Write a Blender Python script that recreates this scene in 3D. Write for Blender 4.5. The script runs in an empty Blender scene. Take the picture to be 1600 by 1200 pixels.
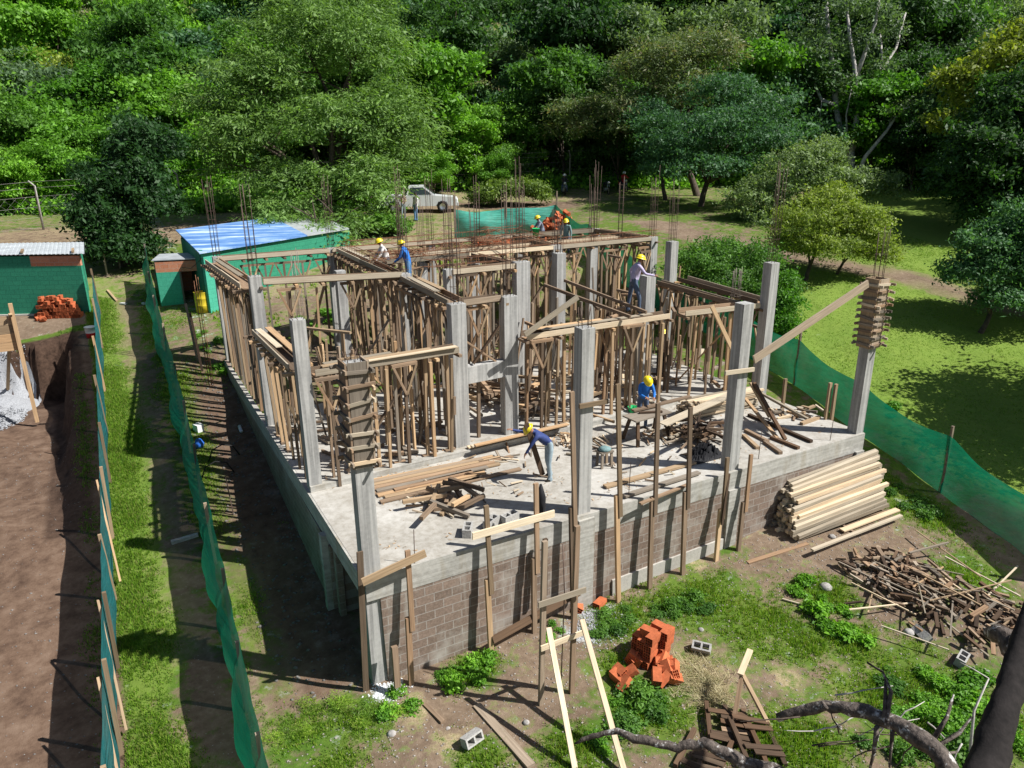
import bpy, math, random
import numpy as np
from mathutils import Vector, Matrix
rad = math.radians
sc = bpy.context.scene
COL = sc.collection
# ---------------------------------------------------------------- camera
W0, H0, FPX = 1600., 1200., 1149.2
TH, YAW, ROLL = rad(18.574), rad(28.689), rad(-0.554)
CAM = np.array([-3.342, -12.089, 8.0])
_h = np.array([math.sin(YAW), math.cos(YAW), 0.]); _r = np.array([_h[1], -_h[0], 0.])
FWD = _h*math.cos(TH)+np.array([0, 0, -math.sin(TH)]); _u = np.cross(_r, FWD)
RGT = _r*math.cos(ROLL)+_u*math.sin(ROLL); UPV = -_r*math.sin(ROLL)+_u*math.cos(ROLL)
cd = bpy.data.cameras.new('camera'); cam = bpy.data.objects.new('camera', cd); COL.objects.link(cam)
cd.sensor_width = 36; cd.lens = 36*FPX/W0; cd.clip_end = 2000
M = Matrix(((RGT[0], UPV[0], -FWD[0], CAM[0]), (RGT[1], UPV[1], -FWD[1], CAM[1]), (RGT[2], UPV[2], -FWD[2], CAM[2]), (0, 0, 0, 1)))
cam.matrix_world = M; sc.camera = cam
sc.render.resolution_x = 1024; sc.render.resolution_y = 768
# ---------------------------------------------------------------- world, sun, exposure
SUN_EL = rad(49); SD = np.array([.77, -.64]); SD /= np.linalg.norm(SD)
w = bpy.data.worlds.new('World'); sc.world = w; w.use_nodes = True
nt = w.node_tree; bg = nt.nodes['Background']
sky = nt.nodes.new('ShaderNodeTexSky'); sky.sky_type = 'NISHITA'; sky.sun_disc = False
sky.sun_elevation = SUN_EL; sky.sun_rotation = math.atan2(SD[0], SD[1])
nt.links.new(sky.outputs[0], bg.inputs[0]); bg.inputs[1].default_value = 0.05
sl = bpy.data.lights.new('sun', 'SUN'); sl.energy = 5.0; sl.angle = rad(0.5); sl.color = (1, .975, .93)
so = bpy.data.objects.new('sun', sl); COL.objects.link(so)
sv = Vector((SD[0]*math.cos(SUN_EL), SD[1]*math.cos(SUN_EL), math.sin(SUN_EL)))
so.rotation_euler = sv.to_track_quat('Z', 'Y').to_euler(); so.location = (20, -20, 40)
sc.view_settings.view_transform = 'Standard'; sc.view_settings.look = 'None'; sc.view_settings.gamma = 1
sc.view_settings.exposure = 0.65
# ---------------------------------------------------------------- helpers: pixels of the 1600x1200 photo to the place
def ray(px, py):
    d = FWD*FPX+RGT*(px-800)+UPV*(600-py); return d/np.linalg.norm(d)
def onz(px, py, z=0.):
    d = ray(px, py); return CAM+d*((z-CAM[2])/d[2])
def ony(px, py, y=0.):
    d = ray(px, py); return CAM+d*((y-CAM[1])/d[1])
def atZ(px, py, Z):
    d = FWD*FPX+RGT*(px-800)+UPV*(600-py); return CAM+d*(Z/FPX)
SS = [-20, 8, 12, 15, 17, 20, 24, 27, 30, 36, 45, 60, 72, 95, 140, 220, 400]
ZZ = [-2.7, -2.65, -2.55, -2.35, -2.1, -1.55, -.8, -.2, .7, 1.8, 3.0, 3.6, 5, 13, 33, 60, 80]
def sstep(a, b, x):
    t = np.clip((x-a)/(b-a), 0, 1); return t*t*(3-2*t)
def gbase(x, y):
    return np.interp((x-CAM[0])*_h[0]+(y-CAM[1])*_h[1], SS, ZZ)
def ground(x, y):
    x = np.asarray(x, float); y = np.asarray(y, float)
    z = gbase(x, y)
    z = z+.05*np.sin(x*1.3+y*.7)*np.sin(y*.9-x*.4)+.02*np.sin(x*3.1+1)*np.sin(y*2.7)
    dx = np.maximum(np.maximum(0.1-x, x-17.1), 0); dy = np.maximum(np.maximum(0.2-y, y-17.0), 0)
    k = 1-sstep(0, .9, np.hypot(dx, dy))
    z = z*(1-k)+np.minimum(z, -.16)*k
    # dug out pit on the left
    wob = .35*np.sin(y*2.1)+.18*np.sin(y*5.3+1)+.12*np.sin(y*11+2)
    kp = sstep(0, .55, -5.15+.25*wob-x)*sstep(0, .42, 22.3+.22*np.sin(x*2.3)+.12*np.sin(x*6.1)+.06*np.sin(x*13)-y)*sstep(4, 13, y)
    pitz = -2.0+.06*np.sin(x*2+y)+.04*np.sin(x*5+y*3)
    z = z*(1-kp)+np.minimum(z, pitz)*kp
    # soft swell of scrap heap
    z = z+.35*np.exp(-(((x-12.4)/1.2)**2+((y+3.6)/1.6)**2))
    return z
def gz(x, y): return float(ground(x, y))
def ong(px, py, h=0.):
    d = ray(px, py); t = 6.
    T = np.arange(6, 260, .06); P = CAM[None]+d[None]*T[:, None]
    s = P[:, 2] < ground(P[:, 0], P[:, 1])+h
    i = int(np.argmax(s)); return P[i]
# ---------------------------------------------------------------- materials
MT = {}
def mat(name, fn, **k):
    m = bpy.data.materials.new(name); m.use_nodes = True; t = m.node_tree; b = t.nodes['Principled BSDF']
    b.inputs['Roughness'].default_value = .8; b.inputs['Specular IOR Level'].default_value = .25
    fn(t, b, **k); MT[name] = m; return m
def N(t, kind, **ins):
    n = t.nodes.new('ShaderNode'+kind)
    for k, v in ins.items():
        if k.startswith('_'): setattr(n, k[1:], v)
        else: n.inputs[k.replace('__', ' ')].default_value = v
    return n
def L(t, a, b): t.links.new(a, b)
def ramp(t, src, stops):
    r = t.nodes.new('ShaderNodeValToRGB'); e = r.color_ramp.elements
    while len(e) < len(stops): e.new(.5)
    for i, (p, c) in enumerate(stops): e[i].position = p; e[i].color = (*c, 1)
    L(t, src, r.inputs[0]); return r
def mixc(t, f, a, b, mode='MIX'):
    m = t.nodes.new('ShaderNodeMix'); m.data_type = 'RGBA'; m.blend_type = mode
    if isinstance(f, (int, float)): m.inputs[0].default_value = f
    else: L(t, f, m.inputs[0])
    for s, i in ((a, 6), (b, 7)):
        if isinstance(s, tuple): m.inputs[i].default_value = (*s, 1)
        else: L(t, s, m.inputs[i])
    return m.outputs[2]
def noise(t, vec, scale, detail=4, rough=.6):
    n = N(t, 'TexNoise', Scale=scale, Detail=detail, Roughness=rough)
    if vec is not None: L(t, vec, n.inputs['Vector'])
    return n
def mapv(t, out, scale=(1, 1, 1), rot=(0, 0, 0)):
    m = t.nodes.new('ShaderNodeMapping'); m.inputs['Scale'].default_value = scale; m.inputs['Rotation'].default_value = rot
    L(t, out, m.inputs[0]); return m.outputs[0]
def bump(t, b, h, s=.3, d=.02):
    n = N(t, 'Bump', Strength=s, Distance=d); L(t, h, n.inputs['Height']); L(t, n.outputs[0], b.inputs['Normal'])
def obc(t): return t.nodes.new('ShaderNodeTexCoord').outputs['Object']
def m_wood(t, b, dark, light, grey=.0):
    tc = t.nodes.new('ShaderNodeTexCoord'); uv = tc.outputs['UV']
    at = N(t, 'Attribute', _attribute_name='rnd')
    oi = t.nodes.new('ShaderNodeObjectInfo')
    add = N(t, 'Math', _operation='ADD'); L(t, at.outputs['Fac'], add.inputs[0]); L(t, oi.outputs['Random'], add.inputs[1])
    fr = N(t, 'Math', _operation='FRACT'); L(t, add.outputs[0], fr.inputs[0])
    n = noise(t, mapv(t, uv, (1.2, 28, 1)), 1.0, 5, .6)
    n2 = noise(t, mapv(t, uv, (1.5, 2.5, 1)), 1.5, 3)
    c = ramp(t, n.outputs[0], [(.3, dark), (.68, light)]).outputs[0]
    g = mixc(t, n2.outputs[0], c, tuple(v*.6 for v in light))
    m1 = ramp(t, fr.outputs[0], [(0, (.42, .41, .4)), (.35, (.8, .79, .78)), (.65, (1, .97, .93)), (.85, (1.15, 1.0, .85)), (1, (1.4, 1.36, 1.28))])
    c2 = mixc(t, 1., g, m1.outputs[0], 'MULTIPLY')
    L(t, c2, b.inputs['Base Color']); b.inputs['Roughness'].default_value = .85
    bump(t, b, n.outputs[0], .35, .01)
mat('wood_old', m_wood, dark=(.11, .072, .047), light=(.40, .29, .20))
mat('wood_tan', m_wood, dark=(.22, .145, .08), light=(.60, .44, .28))
mat('wood_pale', m_wood, dark=(.40, .31, .21), light=(.76, .67, .52))
mat('wood_grey', m_wood, dark=(.16, .13, .10), light=(.42, .36, .29))
mat('wood_dark', m_wood, dark=(.04, .027, .018), light=(.14, .09, .058))
def m_conc(t, b, lo=(.20, .20, .195), hi=(.44, .44, .425), board=True, rust=.0):
    o = obc(t)
    n = noise(t, o, .9, 6, .65); n2 = noise(t, o, 14, 5, .7)
    c = ramp(t, n.outputs[0], [(.28, lo), (.52, tuple((a+c_)/2*1.05 for a, c_ in zip(lo, hi))), (.72, hi)]).outputs[0]
    c = mixc(t, .35, c, ramp(t, n2.outputs[0], [(.3, (.35, .34, .32)), (.7, (.62, .61, .58))]).outputs[0], 'MULTIPLY') if False else mixc(t, .25, c, ramp(t, n2.outputs[0], [(.3, (.16, .155, .14)), (.7, (.6, .58, .55))]).outputs[0])
    if board:
        wv = noise(t, mapv(t, o, (14, 14, .5)), 1, 3, .5)
        c = mixc(t, .35, c, ramp(t, wv.outputs[0], [(.42, (.17, .165, .155)), (.58, (.55, .535, .5))]).outputs[0])
        bump(t, b, wv.outputs[0], .3, .01)
    else: bump(t, b, n2.outputs[0], .3, .01)
    L(t, c, b.inputs['Base Color'])
mat('concrete', m_conc)
mat('concrete_slab', m_conc, lo=(.33, .31, .27), hi=(.56, .535, .48), board=False)
def m_edge(t, b):
    o = obc(t); n = noise(t, o, .8, 6, .65); n2 = noise(t, o, 9, 6, .7); n3 = noise(t, mapv(t, o, (2.2, 2.2, .5)), 1, 4, .6); n4 = noise(t, mapv(t, o, (.6, .6, 12)), 1, 3, .5)
    c = ramp(t, n.outputs[0], [(.3, (.25, .24, .215)), (.5, (.38, .37, .335)), (.7, (.52, .50, .46))]).outputs[0]
    c = mixc(t, .3, c, ramp(t, n2.outputs[0], [(.35, (.15, .14, .115)), (.65, (.6, .58, .53))]).outputs[0])
    c = mixc(t, ramp(t, n3.outputs[0], [(.52, (0, 0, 0)), (.7, (.7, .7, .7))]).outputs[0], c, (.27, .225, .15))
    c = mixc(t, .2, c, ramp(t, n4.outputs[0], [(.45, (.2, .19, .17)), (.55, (.55, .54, .5))]).outputs[0])
    L(t, c, b.inputs['Base Color']); bump(t, b, n2.outputs[0], .35, .012)
mat('edge_concrete', m_edge)
def m_slab(t, b):
    o = obc(t)
    n = noise(t, o, .55, 6, .6); n2 = noise(t, o, 5, 6, .7); n3 = noise(t, o, 40, 3, .6)
    c = ramp(t, n.outputs[0], [(.3, (.22, .20, .165)), (.5, (.35, .33, .29)), (.7, (.46, .445, .41))]).outputs[0]
    c = mixc(t, .3, c, ramp(t, n2.outputs[0], [(.35, (.2, .17, .13)), (.6, (.58, .56, .52))]).outputs[0])
    v = N(t, 'TexVoronoi', Scale=9.); L(t, o, v.inputs['Vector'])
    f = ramp(t, v.outputs['Distance'], [(.05, (1, 1, 1)), (.11, (0, 0, 0))]).outputs[0]
    n4 = noise(t, o, 1.3, 2); f2 = ramp(t, n4.outputs[0], [(.52, (0, 0, 0)), (.62, (1, 1, 1))]).outputs[0]
    f3 = mixc(t, 1., f, f2, 'MULTIPLY')
    c = mixc(t, f3, c, (.22, .15, .09))
    L(t, c, b.inputs['Base Color']); bump(t, b, n3.outputs[0], .25, .01)
mat('slab_floor', m_slab)
def m_block(t, b, axis='x', c1=(.15, .11, .085), c2=(.25, .185, .145), mortar=(.34, .32, .29), bw=.4, bh=.2, stain=True):
    o = obc(t); s = N(t, 'SeparateXYZ'); L(t, o, s.inputs[0]); cx = N(t, 'CombineXYZ')
    L(t, s.outputs['X' if axis == 'x' else 'Y'], cx.inputs[0]); L(t, s.outputs['Z'], cx.inputs[1])
    br = N(t, 'TexBrick', Scale=1., Mortar__Size=.011, Mortar__Smooth=.3, Bias=0., Brick__Width=bw, Row__Height=bh)
    L(t, cx.outputs[0], br.inputs['Vector'])
    br.inputs['Color1'].default_value = (*c1, 1); br.inputs['Color2'].default_value = (*c2, 1); br.inputs['Mortar'].default_value = (*mortar, 1)
    n = noise(t, o, 1.1, 5, .65); n2 = noise(t, o, 22, 4, .7)
    c = mixc(t, .3, br.outputs['Color'], ramp(t, n2.outputs[0], [(.35, tuple(v*.45 for v in c1)), (.7, tuple(min(1, v*1.5) for v in c2))]).outputs[0])
    if stain:
        c = mixc(t, ramp(t, n.outputs[0], [(.5, (0, 0, 0)), (.75, (.75, .75, .75))]).outputs[0], c, (.42, .395, .35))
        n3 = noise(t, mapv(t, o, (4, 4, .35)), 1, 3)
        c = mixc(t, ramp(t, n3.outputs[0], [(.55, (0, 0, 0)), (.75, (.5, .5, .5))]).outputs[0], c, (.38, .36, .32))
    L(t, c, b.inputs['Base Color']); bump(t, b, br.outputs['Fac'], -.5, .012)
mat('block_front', m_block)
mat('block_side', m_block, axis='y', c1=(.2, .15, .12), c2=(.26, .2, .16))
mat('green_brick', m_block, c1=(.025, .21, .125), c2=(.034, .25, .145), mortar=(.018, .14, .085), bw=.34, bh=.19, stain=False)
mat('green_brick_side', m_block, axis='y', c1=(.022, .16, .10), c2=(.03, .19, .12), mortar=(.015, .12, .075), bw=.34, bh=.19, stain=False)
mat('mint_brick', m_block, c1=(.06, .36, .24), c2=(.07, .40, .27), mortar=(.04, .28, .19), bw=.34, bh=.19, stain=False)
mat('red_brick', m_block, c1=(.45, .17, .09), c2=(.55, .24, .14), mortar=(.42, .3, .24), bw=.34, bh=.19, stain=False)
def m_plain(t, b, col, rough=.7, metal=0., var=.3, sc_=3., bumps=0., spec=.25):
    o = obc(t); n = noise(t, o, sc_, 5, .65)
    lo = tuple(v*(1-var) for v in col); hi = tuple(min(1, v*(1+var)) for v in col)
    oi = t.nodes.new('ShaderNodeObjectInfo')
    c = ramp(t, n.outputs[0], [(.3, lo), (.7, hi)]).outputs[0]
    r2 = ramp(t, oi.outputs['Random'], [(0, (.85, .85, .85)), (1, (1.12, 1.12, 1.12))]).outputs[0]
    c = mixc(t, 1., c, r2, 'MULTIPLY')
    L(t, c, b.inputs['Base Color']); b.inputs['Roughness'].default_value = rough; b.inputs['Metallic'].default_value = metal
    b.inputs['Specular IOR Level'].default_value = spec
    if bumps: bump(t, b, n.outputs[0], bumps, .02)
def plain(name, col, **k): return mat(name, m_plain, col=col, **k)
plain('rebar', (.11, .075, .06), rough=.7, metal=.2, var=.5, sc_=9)
plain('rebar_grey', (.25, .21, .18), rough=.6, metal=.3, var=.4, sc_=9)
plain('rebar_rust', (.21, .10, .055), rough=.9, var=.5, sc_=5)
plain('wire', (.05, .045, .04))
plain('brick_orange', (.46, .125, .05), rough=.9, var=.3, sc_=8, bumps=.2)
plain('brick_dark', (.2, .05, .025), rough=.9)
plain('block_grey', (.36, .35, .33), rough=.95, var=.25, sc_=25, bumps=.4)
plain('net_post', (.19, .15, .11), var=.4, sc_=10)
plain('metal_sheet', (.52, .55, .57), rough=.45, metal=.35, var=.2, sc_=2)
plain('stone', (.34, .32, .30), rough=.95, var=.4, sc_=12, bumps=.4)
plain('rubble_dark', (.17, .16, .15), rough=.95, var=.5, sc_=12)
plain('pebble', (.30, .27, .24), rough=.95, var=.5, sc_=12)
plain('gravel_grey', (.33, .34, .36), rough=.95, var=.4, sc_=30, bumps=.6)
plain('yellow_plastic', (.78, .62, .02), rough=.35, var=.06, spec=.5)
plain('drum_yellow', (.55, .42, .03), rough=.5, var=.3)
plain('white_plastic', (.72, .73, .72), rough=.4, var=.08)
plain('skin', (.30, .155, .095), rough=.6, var=.1)
plain('hair', (.015, .012, .01), var=.2)
for nme, c in dict(cloth_navy=(.035, .055, .17), cloth_blue=(.025, .16, .52), cloth_lavender=(.50, .44, .62), cloth_white=(.72, .70, .68), cloth_tan=(.36, .27, .2), cloth_grey=(.27, .29, .36), cloth_greygreen=(.17, .27, .27), cloth_red=(.55, .03, .04), cloth_dark=(.03, .03, .04), jeans=(.08, .11, .17), jeans_pale=(.27, .34, .38), jeans_blue=(.10, .22, .40), cloth_black=(.015, .015, .018), shoe=(.03, .025, .02), cloth_taupe=(.33, .29, .27)).items():
    plain(nme, c, var=.18, sc_=14, bumps=.25)
plain('bucket_green', (.02, .42, .13), rough=.4, var=.1)
plain('blue_plastic', (.03, .13, .5), rough=.4, var=.2)
plain('pvc_white', (.7, .72, .74), rough=.4, var=.05)
plain('rubber', (.02, .02, .02), rough=.8)
plain('car_silver', (.52, .54, .56), rough=.25, metal=.5, var=.05, spec=.6)
plain('car_white', (.7, .71, .72), rough=.25, var=.04, spec=.6)
plain('car_glass', (.03, .04, .045), rough=.08, var=.05, spec=.8)
plain('moto_red', (.5, .02, .02), rough=.3, var=.1, spec=.5)
plain('moto_black', (.02, .02, .025), rough=.35, var=.1, spec=.5)
plain('chrome', (.5, .5, .52), rough=.3, metal=.8, var=.05)
plain('bark', (.085, .065, .05), rough=.95, var=.5, sc_=8, bumps=.8)
plain('bark_pale', (.46, .43, .40), rough=.95, var=.5, sc_=4, bumps=.6)
plain('bark_black', (.018, .015, .014), rough=.95, var=.5, sc_=6, bumps=.8)
def m_lichen(t, b):
    o = obc(t); n = noise(t, o, 5.5, 5, .7); n2 = noise(t, mapv(t, o, (14, 14, 14)), 1, 4)
    c = ramp(t, n2.outputs[0], [(.3, (.035, .028, .024)), (.7, (.16, .13, .11))]).outputs[0]
    c = mixc(t, ramp(t, n.outputs[0], [(.56, (0, 0, 0)), (.62, (1, 1, 1))]).outputs[0], c, (.46, .45, .43))
    L(t, c, b.inputs['Base Color']); bump(t, b, n2.outputs[0], .8, .03)
mat('bark_lichen', m_lichen)
def m_tarp(t, b):
    o = obc(t); n = noise(t, mapv(t, o, (.35, 1.6, 1), (0, 0, .5)), 1.2, 6, .65)
    c = ramp(t, n.outputs[0], [(.38, (.07, .17, .42)), (.52, (.16, .30, .56)), (.66, (.55, .65, .74))]).outputs[0]
    L(t, c, b.inputs['Base Color']); b.inputs['Roughness'].default_value = .5; bump(t, b, n.outputs[0], .4, .05)
mat('blue_tarp', m_tarp)
def m_net(t, b, col, tr=.25, op=.93):
    o = obc(t); n = noise(t, mapv(t, o, (1, 1, 3)), 2.2, 4)
    c = ramp(t, n.outputs[0], [(.3, tuple(v*.8 for v in col)), (.7, tuple(v*1.2 for v in col))]).outputs[0]
    nw = noise(t, mapv(t, o, (.9, .9, 9), (.12, 0, 0)), 1.5, 4, .6); nd = noise(t, o, .9, 4, .7)
    c = mixc(t, ramp(t, nd.outputs[0], [(.5, (0, 0, 0)), (.8, (.35, .35, .35))]).outputs[0], c, (.22, .24, .19))
    L(t, c, b.inputs['Base Color']); b.inputs['Roughness'].default_value = .6; bump(t, b, nw.outputs[0], .9, .06)
    tn = N(t, 'BsdfTranslucent'); L(t, c, tn.inputs[0])
    mx = N(t, 'MixShader', Fac=tr); L(t, b.outputs[0], mx.inputs[1]); L(t, tn.outputs[0], mx.inputs[2])
    tp = N(t, 'BsdfTransparent'); m2 = N(t, 'MixShader', Fac=op); L(t, tp.outputs[0], m2.inputs[1]); L(t, mx.outputs[0], m2.inputs[2])
    L(t, m2.outputs[0], t.nodes['Material Output'].inputs[0])
mat('net_green', m_net, col=(.008, .24, .125), tr=.2)
mat('net_teal', m_net, col=(.02, .15, .155), tr=.3)
mat('net_mint', m_net, col=(.05, .38, .30), tr=.3)
def m_leaf(t, b, lo, hi, tr=.42, brown=None):
    lo = tuple(v*1.15 for v in lo); hi = tuple(min(1, v*1.2) for v in hi)
    at = N(t, 'Attribute', _attribute_name='rnd'); oi = t.nodes.new('ShaderNodeObjectInfo')
    st = [(0, lo), (.85, hi), (1, tuple(v*1.25 for v in hi))]
    if brown: st = [(0, lo), (.6, hi), (1, brown)]
    c = ramp(t, at.outputs['Fac'], st).outputs[0]
    c = mixc(t, 1., c, ramp(t, oi.outputs['Random'], [(0, (.6, .7, .7)), (1, (1.35, 1.25, 1.1))]).outputs[0], 'MULTIPLY')
    L(t, c, b.inputs['Base Color']); b.inputs['Roughness'].default_value = .55; b.inputs['Specular IOR Level'].default_value = .35
    tn = N(t, 'BsdfTranslucent'); c3 = mixc(t, 1., c, (1.1, 1.2, .5), 'MULTIPLY'); L(t, c3, tn.inputs[0])
    mx = N(t, 'MixShader', Fac=tr); L(t, b.outputs[0], mx.inputs[1]); L(t, tn.outputs[0], mx.inputs[2])
    L(t, mx.outputs[0], t.nodes['Material Output'].inputs[0])
mat('leaf_bright', m_leaf, lo=(.045, .13, .012), hi=(.17, .37, .035))
mat('leaf_mid', m_leaf, lo=(.035, .10, .018), hi=(.12, .255, .04))
mat('leaf_dark', m_leaf, lo=(.014, .045, .012), hi=(.055, .13, .03))
mat('leaf_blue', m_leaf, lo=(.022, .07, .03), hi=(.075, .175, .075))
mat('leaf_feather', m_leaf, lo=(.045, .105, .025), hi=(.145, .255, .065))
mat('leaf_olive', m_leaf, lo=(.07, .13, .02), hi=(.25, .32, .06))
mat('leaf_yellow', m_leaf, lo=(.06, .11, .015), hi=(.19, .24, .035))
mat('leaf_brown', m_leaf, lo=(.06, .10, .03), hi=(.13, .185, .07), brown=(.27, .23, .14))
mat('leaf_grey', m_leaf, lo=(.05, .095, .04), hi=(.17, .25, .11))
mat('grass_blade', m_leaf, lo=(.055, .13, .012), hi=(.19, .33, .03), brown=(.26, .25, .09))
mat('straw', m_leaf, lo=(.3, .24, .13), hi=(.5, .42, .26), tr=.15)
def m_ground(t, b):
    o = obc(t)
    at = N(t, 'Attribute', _attribute_name='mask'); s = N(t, 'SeparateColor'); L(t, at.outputs['Color'], s.inputs[0])
    n1 = noise(t, o, .8, 6, .65); n2 = noise(t, o, 6, 6, .7); n3 = noise(t, o, 38, 4, .7); n4 = noise(t, o, 2.5, 5, .7)
    dirt = ramp(t, n1.outputs[0], [(.3, (.115, .078, .052)), (.5, (.19, .135, .09)), (.7, (.26, .195, .135))]).outputs[0]
    dirt = mixc(t, .45, dirt, ramp(t, n2.outputs[0], [(.3, (.07, .05, .035)), (.55, (.2, .15, .11)), (.75, (.36, .29, .22))]).outputs[0])
    v = N(t, 'TexVoronoi', Scale=14.); L(t, o, v.inputs['Vector'])
    vb = ramp(t, v.outputs['Distance'], [(.12, (1, 1, 1)), (.22, (0, 0, 0))]).outputs[0]
    vs = N(t, 'SeparateColor'); L(t, v.outputs['Color'], vs.inputs[0])
    vf = ramp(t, vs.outputs[0], [(.78, (0, 0, 0)), (.8, (.8, .8, .8))]).outputs[0]
    ae = N(t, 'Attribute', _attribute_name='earth')
    dirt0 = dirt; dirt = mixc(t, mixc(t, 1., vb, vf, 'MULTIPLY'), dirt, (.34, .30, .26))
    grass = ramp(t, n2.outputs[0], [(.3, (.045, .085, .012)), (.55, (.085, .155, .02)), (.75, (.15, .22, .035))]).outputs[0]
    grass = mixc(t, .3, grass, ramp(t, n1.outputs[0], [(.35, (.05, .11, .015)), (.7, (.19, .19, .05))]).outputs[0])
    def msk(chan, w=.35, n=n4):
        a = N(t, 'Math', _operation='SUBTRACT'); L(t, n.outputs[0], a.inputs[0]); a.inputs[1].default_value = .5
        m = N(t, 'Math', _operation='MULTIPLY_ADD'); L(t, a.outputs[0], m.inputs[0]); m.inputs[1].default_value = 2.2; L(t, s.outputs[chan], m.inputs[2])
        r = N(t, 'MapRange'); r.inputs[1].default_value = .5-w/2; r.inputs[2].default_value = .5+w/2; L(t, m.outputs[0], r.inputs[0]); return r.outputs[0]
    dry = ramp(t, n3.outputs[0], [(.3, (.2, .15, .075)), (.7, (.42, .35, .22))]).outputs[0]
    grv = ramp(t, n3.outputs[0], [(.3, (.2, .2, .2)), (.5, (.38, .38, .38)), (.7, (.6, .6, .6))]).outputs[0]
    c = mixc(t, msk(1), dirt, dry); c = mixc(t, msk(0), c, grass); c = mixc(t, msk(2), c, grv)
    al = N(t, 'Attribute', _attribute_name='lush'); c = mixc(t, al.outputs['Fac'], c, mixc(t, .5, grass, (.25, .35, .065)))
    ae = N(t, 'Attribute', _attribute_name='earth'); c = mixc(t, ae.outputs['Fac'], c, ramp(t, n4.outputs[0], [(.25, (.06, .036, .026)), (.5, (.14, .09, .062)), (.75, (.21, .145, .105))]).outputs[0])
    ab = N(t, 'Attribute', _attribute_name='bank'); c = mixc(t, ab.outputs['Fac'], c, ramp(t, n2.outputs[0], [(.3, (.03, .019, .014)), (.7, (.10, .062, .044))]).outputs[0])
    L(t, c, b.inputs['Base Color']); b.inputs['Roughness'].default_value = .95; b.inputs['Specular IOR Level'].default_value = .1
    ad = N(t, 'Math', _operation='ADD'); L(t, n2.outputs[0], ad.inputs[0]); L(t, n3.outputs[0], ad.inputs[1])
    bump(t, b, ad.outputs[0], .4, .05)
mat('ground', m_ground)
# ---------------------------------------------------------------- objects
def tag(o, label=None, cat=None, group=None, kind=None):
    if label: o['label'] = label
    if cat: o['category'] = cat
    if group: o['group'] = group
    if kind: o['kind'] = kind
    return o
def empty(name, label, cat, loc=(0, 0, 0), rz=0., group=None):
    o = bpy.data.objects.new(name, None); COL.objects.link(o); o.location = tuple(map(float, loc)); o.rotation_euler = (0, 0, rz)
    o.empty_display_size = .2
    return tag(o, label, cat, group)
def mesh_np(name, V, Fq, mats, rnd=None, mi=None, smooth=False, uv=None):
    V = np.asarray(V, np.float32); me = bpy.data.meshes.new(name)
    k = Fq.shape[1]; n = len(Fq)
    me.vertices.add(len(V)); me.vertices.foreach_set('co', V.ravel())
    me.loops.add(n*k); me.loops.foreach_set('vertex_index', Fq.astype(np.int32).ravel())
    me.polygons.add(n); me.polygons.foreach_set('loop_start', np.arange(0, n*k, k, dtype=np.int32))
    if smooth: me.polygons.foreach_set('use_smooth', np.ones(n, bool))
    for m in mats: me.materials.append(MT[m] if isinstance(m, str) else m)
    if mi is not None: me.polygons.foreach_set('material_index', np.asarray(mi, np.int32))
    me.update(calc_edges=True)
    if rnd is not None:
        a = me.attributes.new('rnd', 'FLOAT', 'FACE'); a.data.foreach_set('value', np.asarray(rnd, np.float32))
    return me
def link(name, me, parent=None, loc=None, label=None, cat=None, group=None, kind=None):
    o = bpy.data.objects.new(name, me); COL.objects.link(o)
    if parent is not None: o.parent = parent
    if loc is not None: o.location = tuple(map(float, loc))
    return tag(o, label, cat, group, kind)
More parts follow.
